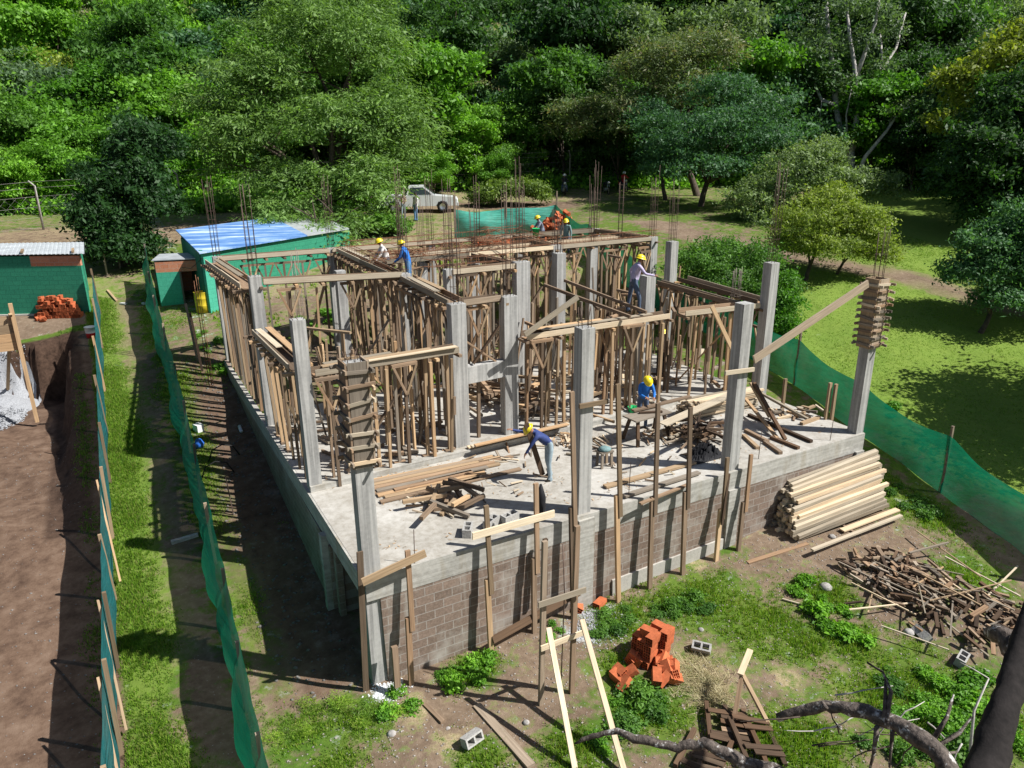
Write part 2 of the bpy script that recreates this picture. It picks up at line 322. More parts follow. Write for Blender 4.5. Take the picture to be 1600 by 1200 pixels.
class MB:
    def __init__(s): s.v = []; s.f = []; s.r = []; s.uv = []; s.sm = []
    def add(s, vs, fs, uvs=None, r=None, smooth=False):
        b = len(s.v); s.v += [tuple(map(float, v)) for v in vs]; r = random.random() if r is None else r
        for i, f in enumerate(fs):
            s.f.append(tuple(b+j for j in f)); s.r.append(r); s.sm.append(smooth)
            s.uv += uvs[i] if uvs else [(0, 0)]*len(f)
        return s
    def bar(s, p, q, w=.08, h=.08, roll=0., r=None, taper=1.):
        """box from p to q, w wide (horizontal when possible), h high"""
        p = Vector(tuple(map(float, p))); q = Vector(tuple(map(float, q))); d = q-p; ln = d.length or 1e-4; d = d/ln
        ref = Vector((0, 0, 1)) if abs(d.z) < .9 else Vector((0, 1, 0))
        a = d.cross(ref).normalized(); c = a.cross(d).normalized()
        if roll: R_ = Matrix.Rotation(roll, 3, d); a = R_@a; c = R_@c
        ou = random.random()*20
        vs = []
        for pt, k in ((p, 1.), (q, taper)):
            for sa, sb in ((-1, -1), (1, -1), (1, 1), (-1, 1)): vs.append(pt+a*(sa*w/2*k)+c*(sb*h/2*k))
        fs = [(0, 1, 5, 4), (1, 2, 6, 5), (2, 3, 7, 6), (3, 0, 4, 7), (3, 2, 1, 0), (4, 5, 6, 7)]
        uvs = []
        for i, ww in enumerate((w, h, w, h)):
            o = ou+i*.7; uvs.append([(o, o), (o, o+ww), (o+ln, o+ww), (o+ln, o)])
        uvs[0] = [(ou, ou), (ou, ou+w), (ou+ln, ou+w), (ou+ln, ou)]
        for _ in range(2): uvs.append([(ou, ou), (ou+.02, ou), (ou+.02, ou+w), (ou, ou+w)])
        return s.add(vs, fs, uvs, r)
    def box(s, c, sz, rz=0., r=None):
        x, y, z = sz; d = Vector((math.cos(rz), math.sin(rz), 0))*(x/2); c = Vector(tuple(map(float, c)))
        return s.bar(c-d, c+d, y, z, 0, r)
    def tube(s, pts, rr, n=7, r=None, cap=True):
        pts = [Vector(tuple(map(float, p))) for p in pts]
        if isinstance(rr, (int, float)): rr = [rr]*len(pts)
        vs = []; fs = []; a = None
        for i, p in enumerate(pts):
            d = (pts[min(i+1, len(pts)-1)]-pts[max(i-1, 0)]).normalized()
            if a is None: a = d.orthogonal().normalized()
            else: a = (a-d*a.dot(d)).normalized()
            c = d.cross(a)
            for k in range(n):
                t = 2*math.pi*k/n; vs.append(p+(a*math.cos(t)+c*math.sin(t))*rr[i])
        for i in range(len(pts)-1):
            for k in range(n):
                k2 = (k+1) % n; fs.append((i*n+k, i*n+k2, (i+1)*n+k2, (i+1)*n+k))
        if cap: fs.append(tuple(range(n))[::-1]); fs.append(tuple((len(pts)-1)*n+k for k in range(n)))
        return s.add(vs, fs, None, r, True)
    def lathe(s, prof, c=(0, 0, 0), n=20, r=None):
        c = Vector(tuple(map(float, c))); vs = []; fs = []
        for (rr, z) in prof:
            for k in range(n):
                t = 2*math.pi*k/n; vs.append(c+Vector((rr*math.cos(t), rr*math.sin(t), z)))
        for i in range(len(prof)-1):
            for k in range(n):
                k2 = (k+1) % n; fs.append((i*n+k, i*n+k2, (i+1)*n+k2, (i+1)*n+k))
        return s.add(vs, fs, None, r, True)
    def prism(s, poly, z0, z1, r=None):
        n = len(poly); vs = [(x, y, z0) for x, y in poly]+[(x, y, z1) for x, y in poly]
        fs = [tuple(range(n))[::-1], tuple(range(n, 2*n))]+[(i, (i+1) % n, n+(i+1) % n, n+i) for i in range(n)]
        return s.add(vs, fs, None, r)
    def mesh(s, name, m, origin=None):
        me = bpy.data.meshes.new(name); o = origin or (0, 0, 0)
        me.from_pydata([(v[0]-o[0], v[1]-o[1], v[2]-o[2]) for v in s.v], [], s.f)
        u = me.uv_layers.new(name='UVMap'); u.data.foreach_set('uv', np.array(s.uv, np.float32).ravel())
        a = me.attributes.new('rnd', 'FLOAT', 'FACE'); a.data.foreach_set('value', np.array(s.r, np.float32))
        me.polygons.foreach_set('use_smooth', s.sm)
        me.materials.append(MT[m]); me.update(); return me
    def part(s, name, m, parent, label=None):
        """child mesh, given in world coordinates of an unrotated parent"""
        o = link(name, s.mesh(name, m, tuple(parent.location) if parent.parent is None else PW(parent)), parent)
        if label: o['label'] = label
        return o
    def thing(s, name, m, label, cat, group=None, origin=None, kind=None):
        if origin is None:
            a = np.array(s.v); origin = (float(a[:, 0].mean()), float(a[:, 1].mean()), float(a[:, 2].min()))
        return link(name, s.mesh(name, m, origin), None, origin, label, cat, group, kind)
def PW(o):
    v = Vector((0, 0, 0))
    while o is not None: v = v+o.location; o = o.parent
    return tuple(v)
def copy_tree(o, parent=None):
    c = o.copy(); COL.objects.link(c); c.parent = parent
    for ch in list(KIDS.get(o.name, [])): copy_tree(ch, c)
    return c
KIDS = {}
def freeze(o):   # remember the children of a prototype
    KIDS[o.name] = [c for c in bpy.data.objects if c.parent == o]
    for c in KIDS[o.name]: freeze(c)
    return o
random.seed(7); rng = np.random.default_rng(7)
U_ = random.uniform
# ================================================================ GROUND
def axis(lo, a, b, hi, d, g=1.16):
    m = list(np.arange(a, b+1e-6, d)); k = d; x = a; l = []
    while x > lo: k *= g; x -= k; l.append(x)
    k = d; x = b; r = []
    while x < hi: k *= g; x += k; r.append(x)
    return np.array(l[::-1]+m+r)
GX = axis(-260, -10, 24, 420, .17); GY = axis(-160, -9, 30, 400, .17)
XX, YY = np.meshgrid(GX, GY); XF, YF = XX.ravel(), YY.ravel()
ZF = ground(XF, YF)
def wn(x, y, s, seed):   # cheap smooth value noise
    r_ = np.random.default_rng(seed).random((64, 64)); x = x/s; y = y/s
    xi = np.floor(x).astype(int); yi = np.floor(y).astype(int); fx = x-xi; fy = y-yi; fx = fx*fx*(3-2*fx); fy = fy*fy*(3-2*fy)
    g = lambda i, j: r_[(i) % 64, (j) % 64]
    return (g(xi, yi)*(1-fx)+g(xi+1, yi)*fx)*(1-fy)+(g(xi, yi+1)*(1-fx)+g(xi+1, yi+1)*fx)*fy
def fbm(x, y, s, seed): return .5*wn(x, y, s, seed)+.3*wn(x, y, s/2.1, seed+1)+.2*wn(x, y, s/4.3, seed+2)
def blob(px, py, rx, sy=1.):
    """soft patch of the ground; centre given where it lies in the photo, radius in metres"""
    c = ong(px, py); return c[0], c[1], rx, sy
def seg_d(x, y, pts):
    d = np.full(x.shape, 1e9)
    for (a, b) in zip(pts[:-1], pts[1:]):
        ax, ay = a; bx, by = b; l2 = (bx-ax)**2+(by-ay)**2
        t = np.clip(((x-ax)*(bx-ax)+(y-ay)*(by-ay))/l2, 0, 1)
        d = np.minimum(d, np.hypot(x-ax-t*(bx-ax), y-ay-t*(by-ay)))
    return d
G_BLOBS = [blob(*b) for b in [(560, 1115, .75), (740, 1045, .55), (1100, 930, 1.5), (960, 960, .9), (1180, 980, 1.1), (1010, 1110, 1.0), (1250, 1000, .8), (1290, 930, .6), (1420, 1100, 1.7), (1330, 1010, .7),
    (900, 1170, .7), (480, 1140, .9), (430, 1060, .5), (1560, 1130, 1.6), (1130, 860, .5), (1440, 800, .8), (1520, 900, .8), (780, 960, .35), (1000, 870, .5), (440, 1000, .5), (960, 1040, .5), (520, 1190, .6), (1240, 1160, 1.2), (750, 1190, .5), (345, 1000, .2)]]
D_BLOBS = [blob(*b) for b in [(1085, 1060, .75), (1110, 1090, .6), (640, 1110, .4), (1230, 1060, .3), (860, 1170, .3), (720, 1170, .4), (1090, 885, .25)]]
V_BLOBS = [blob(*b) for b in [(940, 955, .5), (605, 1083, .32), (905, 990, .35)]]
def gauss(x, y, B):
    m = np.zeros_like(x)
    for bx, by, r_, _ in B: m = np.maximum(m, np.exp(-((x-bx)**2+(y-by)**2)/(r_*r_)*.9))
    return m
ROAD = [tuple(ong(*p)[:2]) for p in [(1700, 505), (1560, 475), (1440, 437), (1300, 412), (1225, 400), (1100, 372), (1000, 345), (880, 335)]]
ROAD2 = [tuple(ong(*p)[:2]) for p in [(-200, 395), (0, 375), (220, 375), (400, 350), (560, 335), (740, 322), (860, 322)]]
def masks(x, y):
    g = np.zeros_like(x); d = np.zeros_like(x); v = np.zeros_like(x); lush = np.zeros_like(x); e = np.zeros_like(x)
    nz = fbm(x, y, 2.2, 3); n8 = fbm(x, y, 7, 9); s_ = (x-CAM[0])*_h[0]+(y-CAM[1])*_h[1]
    front = (y < .3) & (x > -2.1)
    g = np.where(front, .22+.75*gauss(x, y, G_BLOBS)+.25*(nz-.5), g)
    d = np.where(front, .25+.7*gauss(x, y, D_BLOBS), d); v = np.where(front, .05+.75*gauss(x, y, V_BLOBS), v)
    g = np.where(front & (y > -.5), g*.7, g)
    cor = (x <= -2.0) & (x > -4.55)
    g = np.where(cor, .62+.5*(nz-.5)+.25*sstep(-3.2, -4., x)-.35*np.exp(-((x+2.9)/.45)**2), g); lush = np.where(cor, .45*sstep(-2.6, -3.6, x)*(nz > .35), lush)
    lf = (x <= -4.55); e = np.where(lf, 1., e); g = np.where(lf, .12+.55*np.exp(-((x+4.9)/.35)**2), g)
    g = np.where(lf & (y > 19), 0., g); g = np.where(lf & (y > 22.42) & (y < 22.85), .85, g)
    e = np.where(lf & (y > 22.42), .25, e)
    gap = (x > -2.0) & (x < .1) & (y >= .3)
    g = np.where(gap, .2+.75*np.exp(-((x+1.75)/.42)**2)*(nz*1.4)+.6*np.exp(-(((y-19)/3)**2)), g); v = np.where(gap, .12+.2*sstep(-1., -.3, x), v); e = np.where(gap, .35, e)
    e = np.where(gap & (x > -1.3), .85, e)
    inside = (x > 0) & (x < 17.2) & (y > .3) & (y < 17.2)
    g = np.where(inside, .3+.8*(fbm(x, y, 3, 21)-.45), g)
    rt = (x >= 14.6) & (y > -9) & (y < 17.2) & (x < 18.2); g = np.where(rt & (y > -2), .62, g)
    behind = (y >= 17.2) & (x > -2); g = np.where(behind, .4+.6*(n8-.5), g); d = np.where(behind, .3, d)
    far = s_ > 33; g = np.where(far, .5+.7*(n8-.5), g); d = np.where(far, .6, d); e = np.where(far, 0, e)
    sh = (s_ > 33) & (x > 19.6) & (s_ < 56); g = np.where(sh, .62+.6*(nz-.5), g); d = np.where(sh, .2, d); e = np.where(sh, .5, e)  # grassier and less dry; the darker tone paints in the shade of the trees
    lawn = ((x > 17.7) & (y < 11)) | ((x > 19.5+.1*(y-11)) & (s_ < 38)) | ((x > 33) & (y < 26))
    lawn = lawn & (s_ < 62) & (x > 16.2+.0*y) & ((x-CAM[0])*RGT[0]+(y-CAM[1])*RGT[1] > 8)
    g = np.where(lawn, 1.0, g); lush = np.where(lawn, .8+.5*(nz-.5), lush); d = np.where(lawn, .1, d)
    mix = np.clip(1.6-seg_d(x, y, ROAD)/.95+.5*(nz-.5), 0, 1)*(s_ < 46); g = g*(1-mix); lush = lush*(1-mix); d = np.where(mix > .5, .1, d); e = np.maximum(e, mix*.35)
    m2 = np.clip(1.5-seg_d(x, y, ROAD2)/1.9+.5*(nz-.5), 0, 1)*(s_ > 28); g = g*(1-m2*.9); lush = lush*(1-m2); e = np.maximum(e*(s_ < 28), m2*.5)
    hill = s_ > 62; g = np.where(hill, .6, g)
    return g, d, v, np.clip(lush, 0, 1), e
gm, dm, vm, lm, em = masks(XF, YF)
nx, ny = len(GX), len(GY); ii = (np.arange(ny-1)[:, None]*nx+np.arange(nx-1)[None]).ravel()
me = mesh_np('ground', np.stack([XF, YF, ZF], 1), np.stack([ii, ii+1, ii+nx+1, ii+nx], 1), ['ground'], smooth=True)
a = me.color_attributes.new('mask', 'FLOAT_COLOR', 'POINT'); a.data.foreach_set('color', np.stack([gm, dm, vm, np.ones_like(gm)], 1).astype(np.float32).ravel())
a = me.attributes.new('lush', 'FLOAT', 'POINT'); a.data.foreach_set('value', lm.astype(np.float32))
a = me.attributes.new('earth', 'FLOAT', 'POINT'); a.data.foreach_set('value', em.astype(np.float32))
bank = np.clip(((XF < -5.0) & (YF > 20.6) & (YF < 22.5))*1.+((XF < -4.9) & (XF > -6.) & (YF > 9) & (YF < 22.4))*.8, 0, 1)
a = me.attributes.new('bank', 'FLOAT', 'POINT'); a.data.foreach_set('value', bank.astype(np.float32))
link('ground', me, kind='structure')
# ---------------------------------------------------------------- grass (stuff)
def blades(name, n, xr, yr, dens, hgt, mname, label, seed=1, nb=4, wd=.012, lean=.6):
    r_ = np.random.default_rng(seed); x = r_.uniform(*xr, n); y = r_.uniform(*yr, n)
    p = dens(x, y); k = r_.random(n) < p; x, y, p = x[k], y[k], p[k]
    x = np.repeat(x, nb)+r_.normal(0, .03, len(x)*nb); y = np.repeat(y, nb)+r_.normal(0, .03, len(y)*nb); p = np.repeat(p, nb)
    z = ground(x, y)-.01; m = len(x); h = hgt*(.4+r_.random(m))*(.5+.7*p); a = r_.uniform(0, 2*np.pi, m); b = r_.uniform(0, 2*np.pi, m)
    dx, dy = np.cos(a)*wd, np.sin(a)*wd; tx, ty = np.cos(b)*h*lean*r_.random(m), np.sin(b)*h*lean*r_.random(m)
    V = np.stack([np.stack([x-dx, y-dy, z], 1), np.stack([x+dx, y+dy, z], 1), np.stack([x+tx, y+ty, z+h], 1)], 1).reshape(-1, 3)
    me = mesh_np(name, V, np.arange(m*3).reshape(-1, 3), [mname], rnd=r_.random(m)**1.3)
    return link(name, me, label=label, cat='grass', kind='stuff')
def dfront(x, y):
    g, d, v, l, e = masks(x, y); return np.clip((g+.9*(fbm(x, y, 1.3, 44)-.5)-.42)*1.6, 0, 1)
blades('grass', 52000, (-2.2, 16), (-8, .1), dfront, .085, 'grass_blade', 'patchy green grass on the yard in front of the block wall', 1, nb=6)
blades('grass', 40000, (-4.5, -2.05), (-3, 26), dfront, .085, 'grass_blade', 'lush grass along the lane between the two net fences', 2, nb=5)
blades('grass', 18000, (-2.0, .0), (-2, 24), dfront, .08, 'grass_blade', 'grass tufts beside the fence along the left wall of the slab', 3, nb=5)
blades('grass', 9000, (-5.6, -4.6), (-2, 23), dfront, .09, 'grass_blade', 'grass verge on the pit side of the left net fence', 4, nb=4)
blades('grass', 120000, (16.2, 36), (-8, 20), lambda x, y: np.clip(masks(x, y)[0]-.35, 0, 1)*(.3+.9*fbm(x, y, 2.5, 77)), .045, 'grass_blade', 'short mown lawn right of the green net', 5, nb=4, wd=.013)
blades('grass', 26000, (0.2, 17), (10, 24), lambda x, y: np.where((y < 16.9) & (x > 13.5), 0, dfront(x, y)), .16, 'grass_blade', 'weeds growing behind and inside the unfinished building', 6, nb=4, wd=.03)
blades('dry_grass', 1500, (5., 8), (-5, -2), lambda x, y: gauss(x, y, D_BLOBS[:2])**2, .16, 'straw', 'straw coloured dry grass by the orange brick heap', 8, nb=9, wd=.006, lean=3.)
# ================================================================ BUILDING
bd = empty('building_frame', 'unfinished concrete building on a block podium, bare columns standing on its floor slab', 'building', (0, 0, -2.6))
SX, SY = 14.58, 10.2
b = MB()
b.prism([(0.0, -.02), (SX, -.02), (SX, SY), (0, SY)], -.2, -.003); b.part('floor_slab', 'slab_floor', bd)
for q in (((0.02, 4.2, .06), (11.3, 4.42, .06), .22, .17), ((11.5, 4.42, .04), (11.5, 8.2, .04), .2, .13), ((7.3, 13.6, .1), (7.4, 8.8, .1), .25, .55)): MB().bar(*q).part('plinth', 'edge_concrete', bd)
for q in (((0, .02, -.27), (SX, .02, -.27), .12, .52), ((SX-.05, .1, -.27), (SX-.05, SY, -.27), .12, .5), ((.02, .1, -.24), (.02, 16.8, -.24), .14, .46)):   # edge beams cast over the block wall
    MB().bar(*q).part('edge_beam', 'edge_concrete', bd)
b = MB(); b.bar((.3, .03, -1.72), (SX, .03, -1.45), .12, 2.4); b.part('front_wall', 'block_front', bd)
b = MB(); b.bar((.03, 2.6, -1.7), (.03, 16.8, -1.0), .12, 2.1); b.part('side_wall', 'block_side', bd)
b = MB(); b.bar((SX-.03, .1, -1.6), (SX-.03, SY, -1.2), .12, 2.3); b.part('side_wall', 'block_side', bd)
b = MB(); b.bar((2.2, 2.4, -1.8), (2.2, 5, -1.8), 4., 3.); b.part('basement_wall', 'block_side', bd)
b = MB(); b.bar((.1, 2.3, -1.5), (.1, 2.5, -1.5), .14, 2.4); b.part('door_jamb', 'block_side', bd)
COLS = []
def column(x, y, z0, z1, wx=.3, wy=.3, rh=0., nb=6, rm='rebar', skew=0.):
    b = MB(); b.bar((x, y, z0), (x+skew, y, z1), wx, wy); o = b.part('column', 'concrete', bd)
    if rh > 0:
        b = MB()
        for k in range(nb):
            t = 2*math.pi*(k+.5)/nb; cx = math.copysign(min(abs(math.cos(t))*.15, .11), math.cos(t)); cy = math.copysign(min(abs(math.sin(t))*.15, .11), math.sin(t))
            h = rh*U_(.8, 1.05); lx, ly = U_(-.05, .05), U_(-.05, .05)
            b = MB(); b.tube([(x+skew+cx, y+cy, z1-.05), (x+skew+cx*1.05+lx*.4, y+cy*1.05+ly*.4, z1+h*.5), (x+skew+cx*1.1+lx, y+cy*1.1+ly, z1+h)], .0078, 5); b.part('rebar', rm, o)
        for zz in np.arange(.12, rh*.55, .3):
            z = z1+zz; c = .12; P_ = [(x+skew+sx*c, y+sy*c, z+U_(-.02, .02)) for sx, sy in ((-1, -1), (1, -1), (1, 1), (-1, 1), (-1, -1))]
            MB().tube(P_, .005, 4).part('stirrup', rm, o)
    COLS.append((x, y)); return o
# part() offsets by parent location; sub-parts hang from a part that sits at the building origin
for pr_ in (  # x, y, bottom, top, wx, wy, rebar
    (.17, .17, -3.1, 4.26, .34, .3, .25), (5.1, .17, -2.6, 4.25, .32, .3, .45), (9.62, .17, -2.5, 4.25, .32, .3, .0), (14.42, .17, -1.6, 4.3, .3, .3, 1.4),
    (.17, 4.3, -2.4, 4.18, .3, .3, .06), (4.35, 4.92, 0, 3.95, .42, .3, 2.9), (5.95, 5.05, 0, 3.95, .42, .3, 3.0), (11.43, 5.95, 0, 3.85, .36, .34, .0),
    (14.62, 3.95, -1.5, 4.25, .34, .34, 2.9), (.17, 9.2, -1.5, 4.4, .32, .32, 2.4), (8.3, 8.5, 0, 4.2, .5, .32, 2.6), (4.5, 9.0, -.2, 4.1, .3, .3, 2.5),
    (5.85, 8.7, -.1, 4.15, .3, .3, 2.6), (3.2, 11.4, -.3, 3.95, .3, .3, .0), (15.5, 9.6, -.2, 4.2, .34, .34, 2.2), (10.5, 9.7, 0, 4.15, .36, .36, 1.2),
    (12.25, 12.7, -.3, 3.95, .4, .34, 1.4), (17.0, 12.6, -.3, 3.95, .34, .34, 2.8), (14.0, 12.7, -.3, 3.85, .34, .3, 2.6), (8.6, 12.6, -.3, 3.85, .34, .3, 2.0),
    (.2, 16.8, -.6, 3.95, .32, .32, 3.0), (4.4, 16.7, -.3, 3.95, .3, .3, 2.9), (8.6, 16.7, -.3, 3.9, .3, .3, 2.9), (12.8, 16.7, -.2, 3.9, .3, .3, 3.2), (16.9, 16.6, 0, 3.9, .3, .3, 3.0),
    (6.7, 13.0, -.3, 3.7, .3, .3, 2.3)):
    column(*pr_)
b = MB(); b.bar((4.55, 4.98, 1.97), (5.75, 5.04, 1.97), .28, .46); b.part('cross_beam', 'concrete', bd)
for q in (((5.1, .0, -.1), (5.1, .0, -2.7), .42, .2), ((9.62, 0, -.5), (9.62, 0, -2.6), .38, .2), ((14.4, -.01, -.5), (14.4, -.01, -1.7), .32, .2), ((-.02, 2.75, -.4), (-.02, 2.75, -2.9), .3, .2)): MB().bar(*q).part('pilaster', 'edge_concrete', bd)
b = MB(); b.bar((5.9, -.015, -2.2), (9.4, -.015, -2.1), .12, .5); b.part('footing', 'concrete_slab', bd)
# ---------------------------------------------------------------- slanting braces in the rooms
for i, (a, c, h0, h1, m, l) in enumerate((((1.1, 4.7), (3.1, 5.0), .05, 2.3, 'wood_old', 'in the front left bay, leaning right'), ((3.9, 6.4), (1.9, 6.2), .05, 2.6, 'wood_tan', 'deeper in the left front bay'), ((2.2, 9.4), (4.0, 9.2), .1, 2.7, 'wood_grey', 'below the second beam form from the left'), ((4.6, 4.95), (5.5, 5.0), 2.9, 2.2, 'wood_old', 'crossing the upper opening of the portal'),
    ((5.6, 4.93), (4.8, 4.95), 3.2, 2.25, 'wood_dark', 'crossing the portal the other way'), ((5.0, 7.5), (6.0, 6.8), .05, 2.8, 'wood_old', 'seen through the portal'), ((9.8, 6.2), (11.0, 7.4), .05, 2.6, 'wood_dark', 'near the man in bright blue'), ((7.2, 9.4), (9.4, 9.0), .1, 3.2, 'wood_old', 'behind the tall inner column'), ((.3, 12.4), (.3, 10.2), .0, 3.4, 'wood_grey', 'along the left edge at the back'),
    ((5.0, 11.2), (7.0, 11.4), .1, 3.3, 'wood_old', 'under the man in white'), ((13.2, 6.2), (14.2, 4.5), .05, 2.7, 'wood_tan', 'in the right front bay'), ((9.2, 12.6), (11.2, 12.5), .0, 3.4, 'wood_old', 'under the third beam form'), ((3.0, 16.4), (4.2, 16.4), .0, 3.3, 'wood_tan', 'at the back left beside the blue roofed shed'), ((8.4, 5.6), (6.4, 8.0), 4.05, 3.4, 'wood_tan', ''))):
    if l: MB().bar((a[0], a[1], h0), (c[0], c[1], h1), .1, .05).thing('slanting_brace', m, 'slanting board brace '+l, 'brace', 'slanting braces among the props')
P_ = onz(820, 523, 3.05); Q_ = onz(903, 464, 3.9); MB().bar(P_, Q_, .05, .14).thing('slanting_board', 'wood_pale', 'pale board slanting up from the front form right of the portal', 'board')
for (a, c, l) in (((850, 445), (985, 495), 'front'), ((882, 438), (1010, 488), 'rear')): MB().bar(onz(*a, 3.6), onz(*c, 3.1), .07, .09).thing('rail', 'wood_old', l+' one of two long rails sloping down to the man in lavender', 'rail')
P_ = onz(473, 512, 3.05); Q_ = onz(548, 520, 3.05); MB().bar(P_, Q_, .1, .06).thing('rail', 'wood_tan', 'loose rail reaching from the near left edge column into the room', 'rail')
# ---------------------------------------------------------------- column formwork
def col_form(x, y, z0, z1, lab, n):
    t = empty('column_formwork', lab, 'formwork', (x, y, z0))
    for dx, dy, wx, wy in ((0, -.2, .34, .035), (0, .2, .34, .035), (-.2, 0, .035, .42), (.2, 0, .035, .42)):
        b = MB(); b.bar((x+dx, y+dy, z0), (x+dx, y+dy, z1), wx, wy, 0); b.part('board', random.choice(['wood_old', 'wood_tan', 'wood_grey']), t)
    for i in range(n):
        z = z0+.1+(z1-z0-.25)*i/(n-1); e = .04; u = U_
        for q in (((x-.3, y-.24, z+u(-e, e)), (x+.31, y-.24, z+u(-e, e))), ((x-.24, y-.36, z+u(-e, e)), (x-.24, y+.3, z+u(-e, e))), ((x+.24, y-.38, z+u(-e, e)), (x+.24, y+.28, z+u(-e, e))), ((x-.36, y+.24, z), (x+.36, y+.24, z))):
            MB().bar(*q, .035, .065).part('yoke', random.choice(['wood_grey', 'wood_old', 'wood_pale']), t)
col_form(.17, .17, 2.3, 4.3, 'tan board formwork with cross yokes round the nearest corner column', 7)
col_form(14.42, .17, 2.5, 4.38, 'weathered board formwork round the top of the far right corner column', 10)
# ---------------------------------------------------------------- beam formwork
def beam_form(p, q, z, wid, label, bl=.55, sp=.75, m1='wood_old', m2='wood_tan', planks=0, zq=None, bw=.09, side=True, sw='wood_pale'):
    zq = z if zq is None else zq
    t = empty('beam_formwork', label, 'formwork', (p[0], p[1], z-.3), group='timber beam forms across the unfinished floor')
    d = Vector((q[0]-p[0], q[1]-p[1], 0)); ln = d.length; d.normalize(); nrm = Vector((-d.y, d.x, 0)); P_ = Vector((p[0], p[1], z)); Q_ = Vector((q[0], q[1], zq))
    if side:
        for s, mm in ((-1, sw), (1, m1)):
            n = max(1, round(ln/3.6))
            for i in range(n):
                b = MB(); b.bar(P_.lerp(Q_, i/n)+nrm*(s*wid/2)+Vector((0, 0, -.07+U_(-.015, .015))), P_.lerp(Q_, (i+.995)/n)+nrm*(s*wid/2)+Vector((0, 0, -.07+U_(-.015, .015))), .035, .15)
                b.part('side_board', mm, t)
    for i in range(planks):
        a = U_(0, .25); c = min(1, a+U_(.4, .9)); o = nrm*(-wid/2+wid*(i+.5)/planks+U_(-.05, .05))
        b = MB(); b.bar(P_.lerp(Q_, a)+o+Vector((0, 0, .03+.012*i)), P_.lerp(Q_, c)+o*U_(.6, 1.3)+Vector((0, 0, .03+.012*i)), .16, .025); b.part('plank', m2 if i % 2 else 'wood_pale', t)
    b = MB(); b.bar(P_+Vector((0, 0, -.16)), Q_+Vector((0, 0, -.16)), wid*.8, .03); b.part('bottom_board', m1, t)
    n = max(2, int(ln/sp))
    for i in range(n+1):
        c = P_.lerp(Q_, (i+U_(-.12, .12))/n); e = nrm*(bl/2*U_(.85, 1.15))
        b = MB(); b.bar(c-e+Vector((0, 0, -.22)), c+e+Vector((0, 0, -.22+U_(-.02, .02))), bw, .07); b.part('bearer', random.choice([m1, m2]), t)
    return t
BF = [
 ((.2, 16.75), (4.3, 16.65), 3.95, 3.95, .3, 'rearmost beam form, left end by the blue roofed shed', {}),
 ((4.4, 16.65), (12.8, 16.65), 3.95, 3.92, .3, 'rearmost beam form running in front of the teal tarpaulin', {}),
 ((12.8, 16.65), (16.9, 16.6), 3.92, 3.92, .3, 'rearmost beam form, right end in front of the green net', {}),
 ((.4, 9.25), (4.4, 9.0), 4.3, 4.15, .24, 'beam form from the second left edge column inwards', {}),
 ((4.7, 12.9), (12.2, 12.7), 3.95, 3.95, .3, 'third beam form from the back, left run', {}),
 ((12.3, 12.7), (17.0, 12.6), 3.95, 3.95, .3, 'third beam form from the back, right run', {}),
 ((5.9, 8.7), (8.1, 8.55), 4.15, 4.18, .3, 'short beam form behind the concrete portal', {}),
 ((4.6, 5.15), (5.8, 5.2), 3.98, 3.98, .25, 'short grey beam form on top of the concrete portal', dict(sw='wood_grey')),
 ((16.95, 12.6), (16.9, 16.6), 3.95, 3.92, .3, 'beam form on the far right edge at the back', dict(bl=.6, sp=.6)),
 ((4.75, 16.4), (4.6, 10.2), 3.95, 3.98, .4, 'wide beam form under the men in white and blue', dict(bl=.9, sp=.45, planks=1, bw=.12)),
 ((4.55, 8.9), (4.5, 5.3), 4.05, 3.98, .4, 'wide beam form with a long pale plank leading to the portal', dict(bl=.8, sp=.42, planks=2, bw=.12)),
 ((.02, 16.6), (.08, 9.6), 3.9, 4.15, .5, 'left edge beam form behind the second edge column', dict(bl=.9, sp=.42, planks=1, bw=.14)),
 ((.1, 8.6), (.2, 4.7), 3.05, 3.05, .5, 'left edge beam form before the second edge column', dict(bl=.9, sp=.45, planks=2, bw=.14)),
 ((.4, 4.3), (4.15, 4.55), 2.98, 2.95, .32, 'front beam form left of the portal', dict(planks=3, sp=.6)),
 ((6.2, 4.65), (11.2, 4.7), 2.98, 2.95, .34, 'front beam form right of the portal', dict(planks=2, sp=.55)),
 ((11.7, 4.6), (14.4, 4.2), 2.98, 2.98, .4, 'front right beam form reaching the right edge column', dict(sp=.9)),
 ((14.9, 4.4), (15.4, 8.8), 3.0, 3.0, .45, 'right edge beam form of thin rails', dict(sp=.9)),
 ((13.9, 4.4), (14.2, 8.7), 3.0, 3.0, .2, 'thin beam form just inside the right edge', dict(sp=1.)),
 ((6.4, 14.8), (12.6, 14.7), 3.8, 3.8, .3, 'second beam form from the back, left run', {}),
 ((12.6, 14.7), (16.9, 14.6), 3.8, 3.8, .3, 'second beam form from the back, right run', {}),
 ((8.4, 8.6), (8.6, 12.5), 4.1, 3.95, .3, 'beam form running back from the tall inner column', dict(sp=.6)),
 ((12.3, 12.8), (12.6, 16.5), 3.92, 3.92, .3, 'beam form running back beside the two men in grey', dict(sp=.6)),
]
for p, q, z, zq, wd_, lab, kw in BF: beam_form(p, q, z, wd_, 'timber '+lab, zq=zq, **kw)
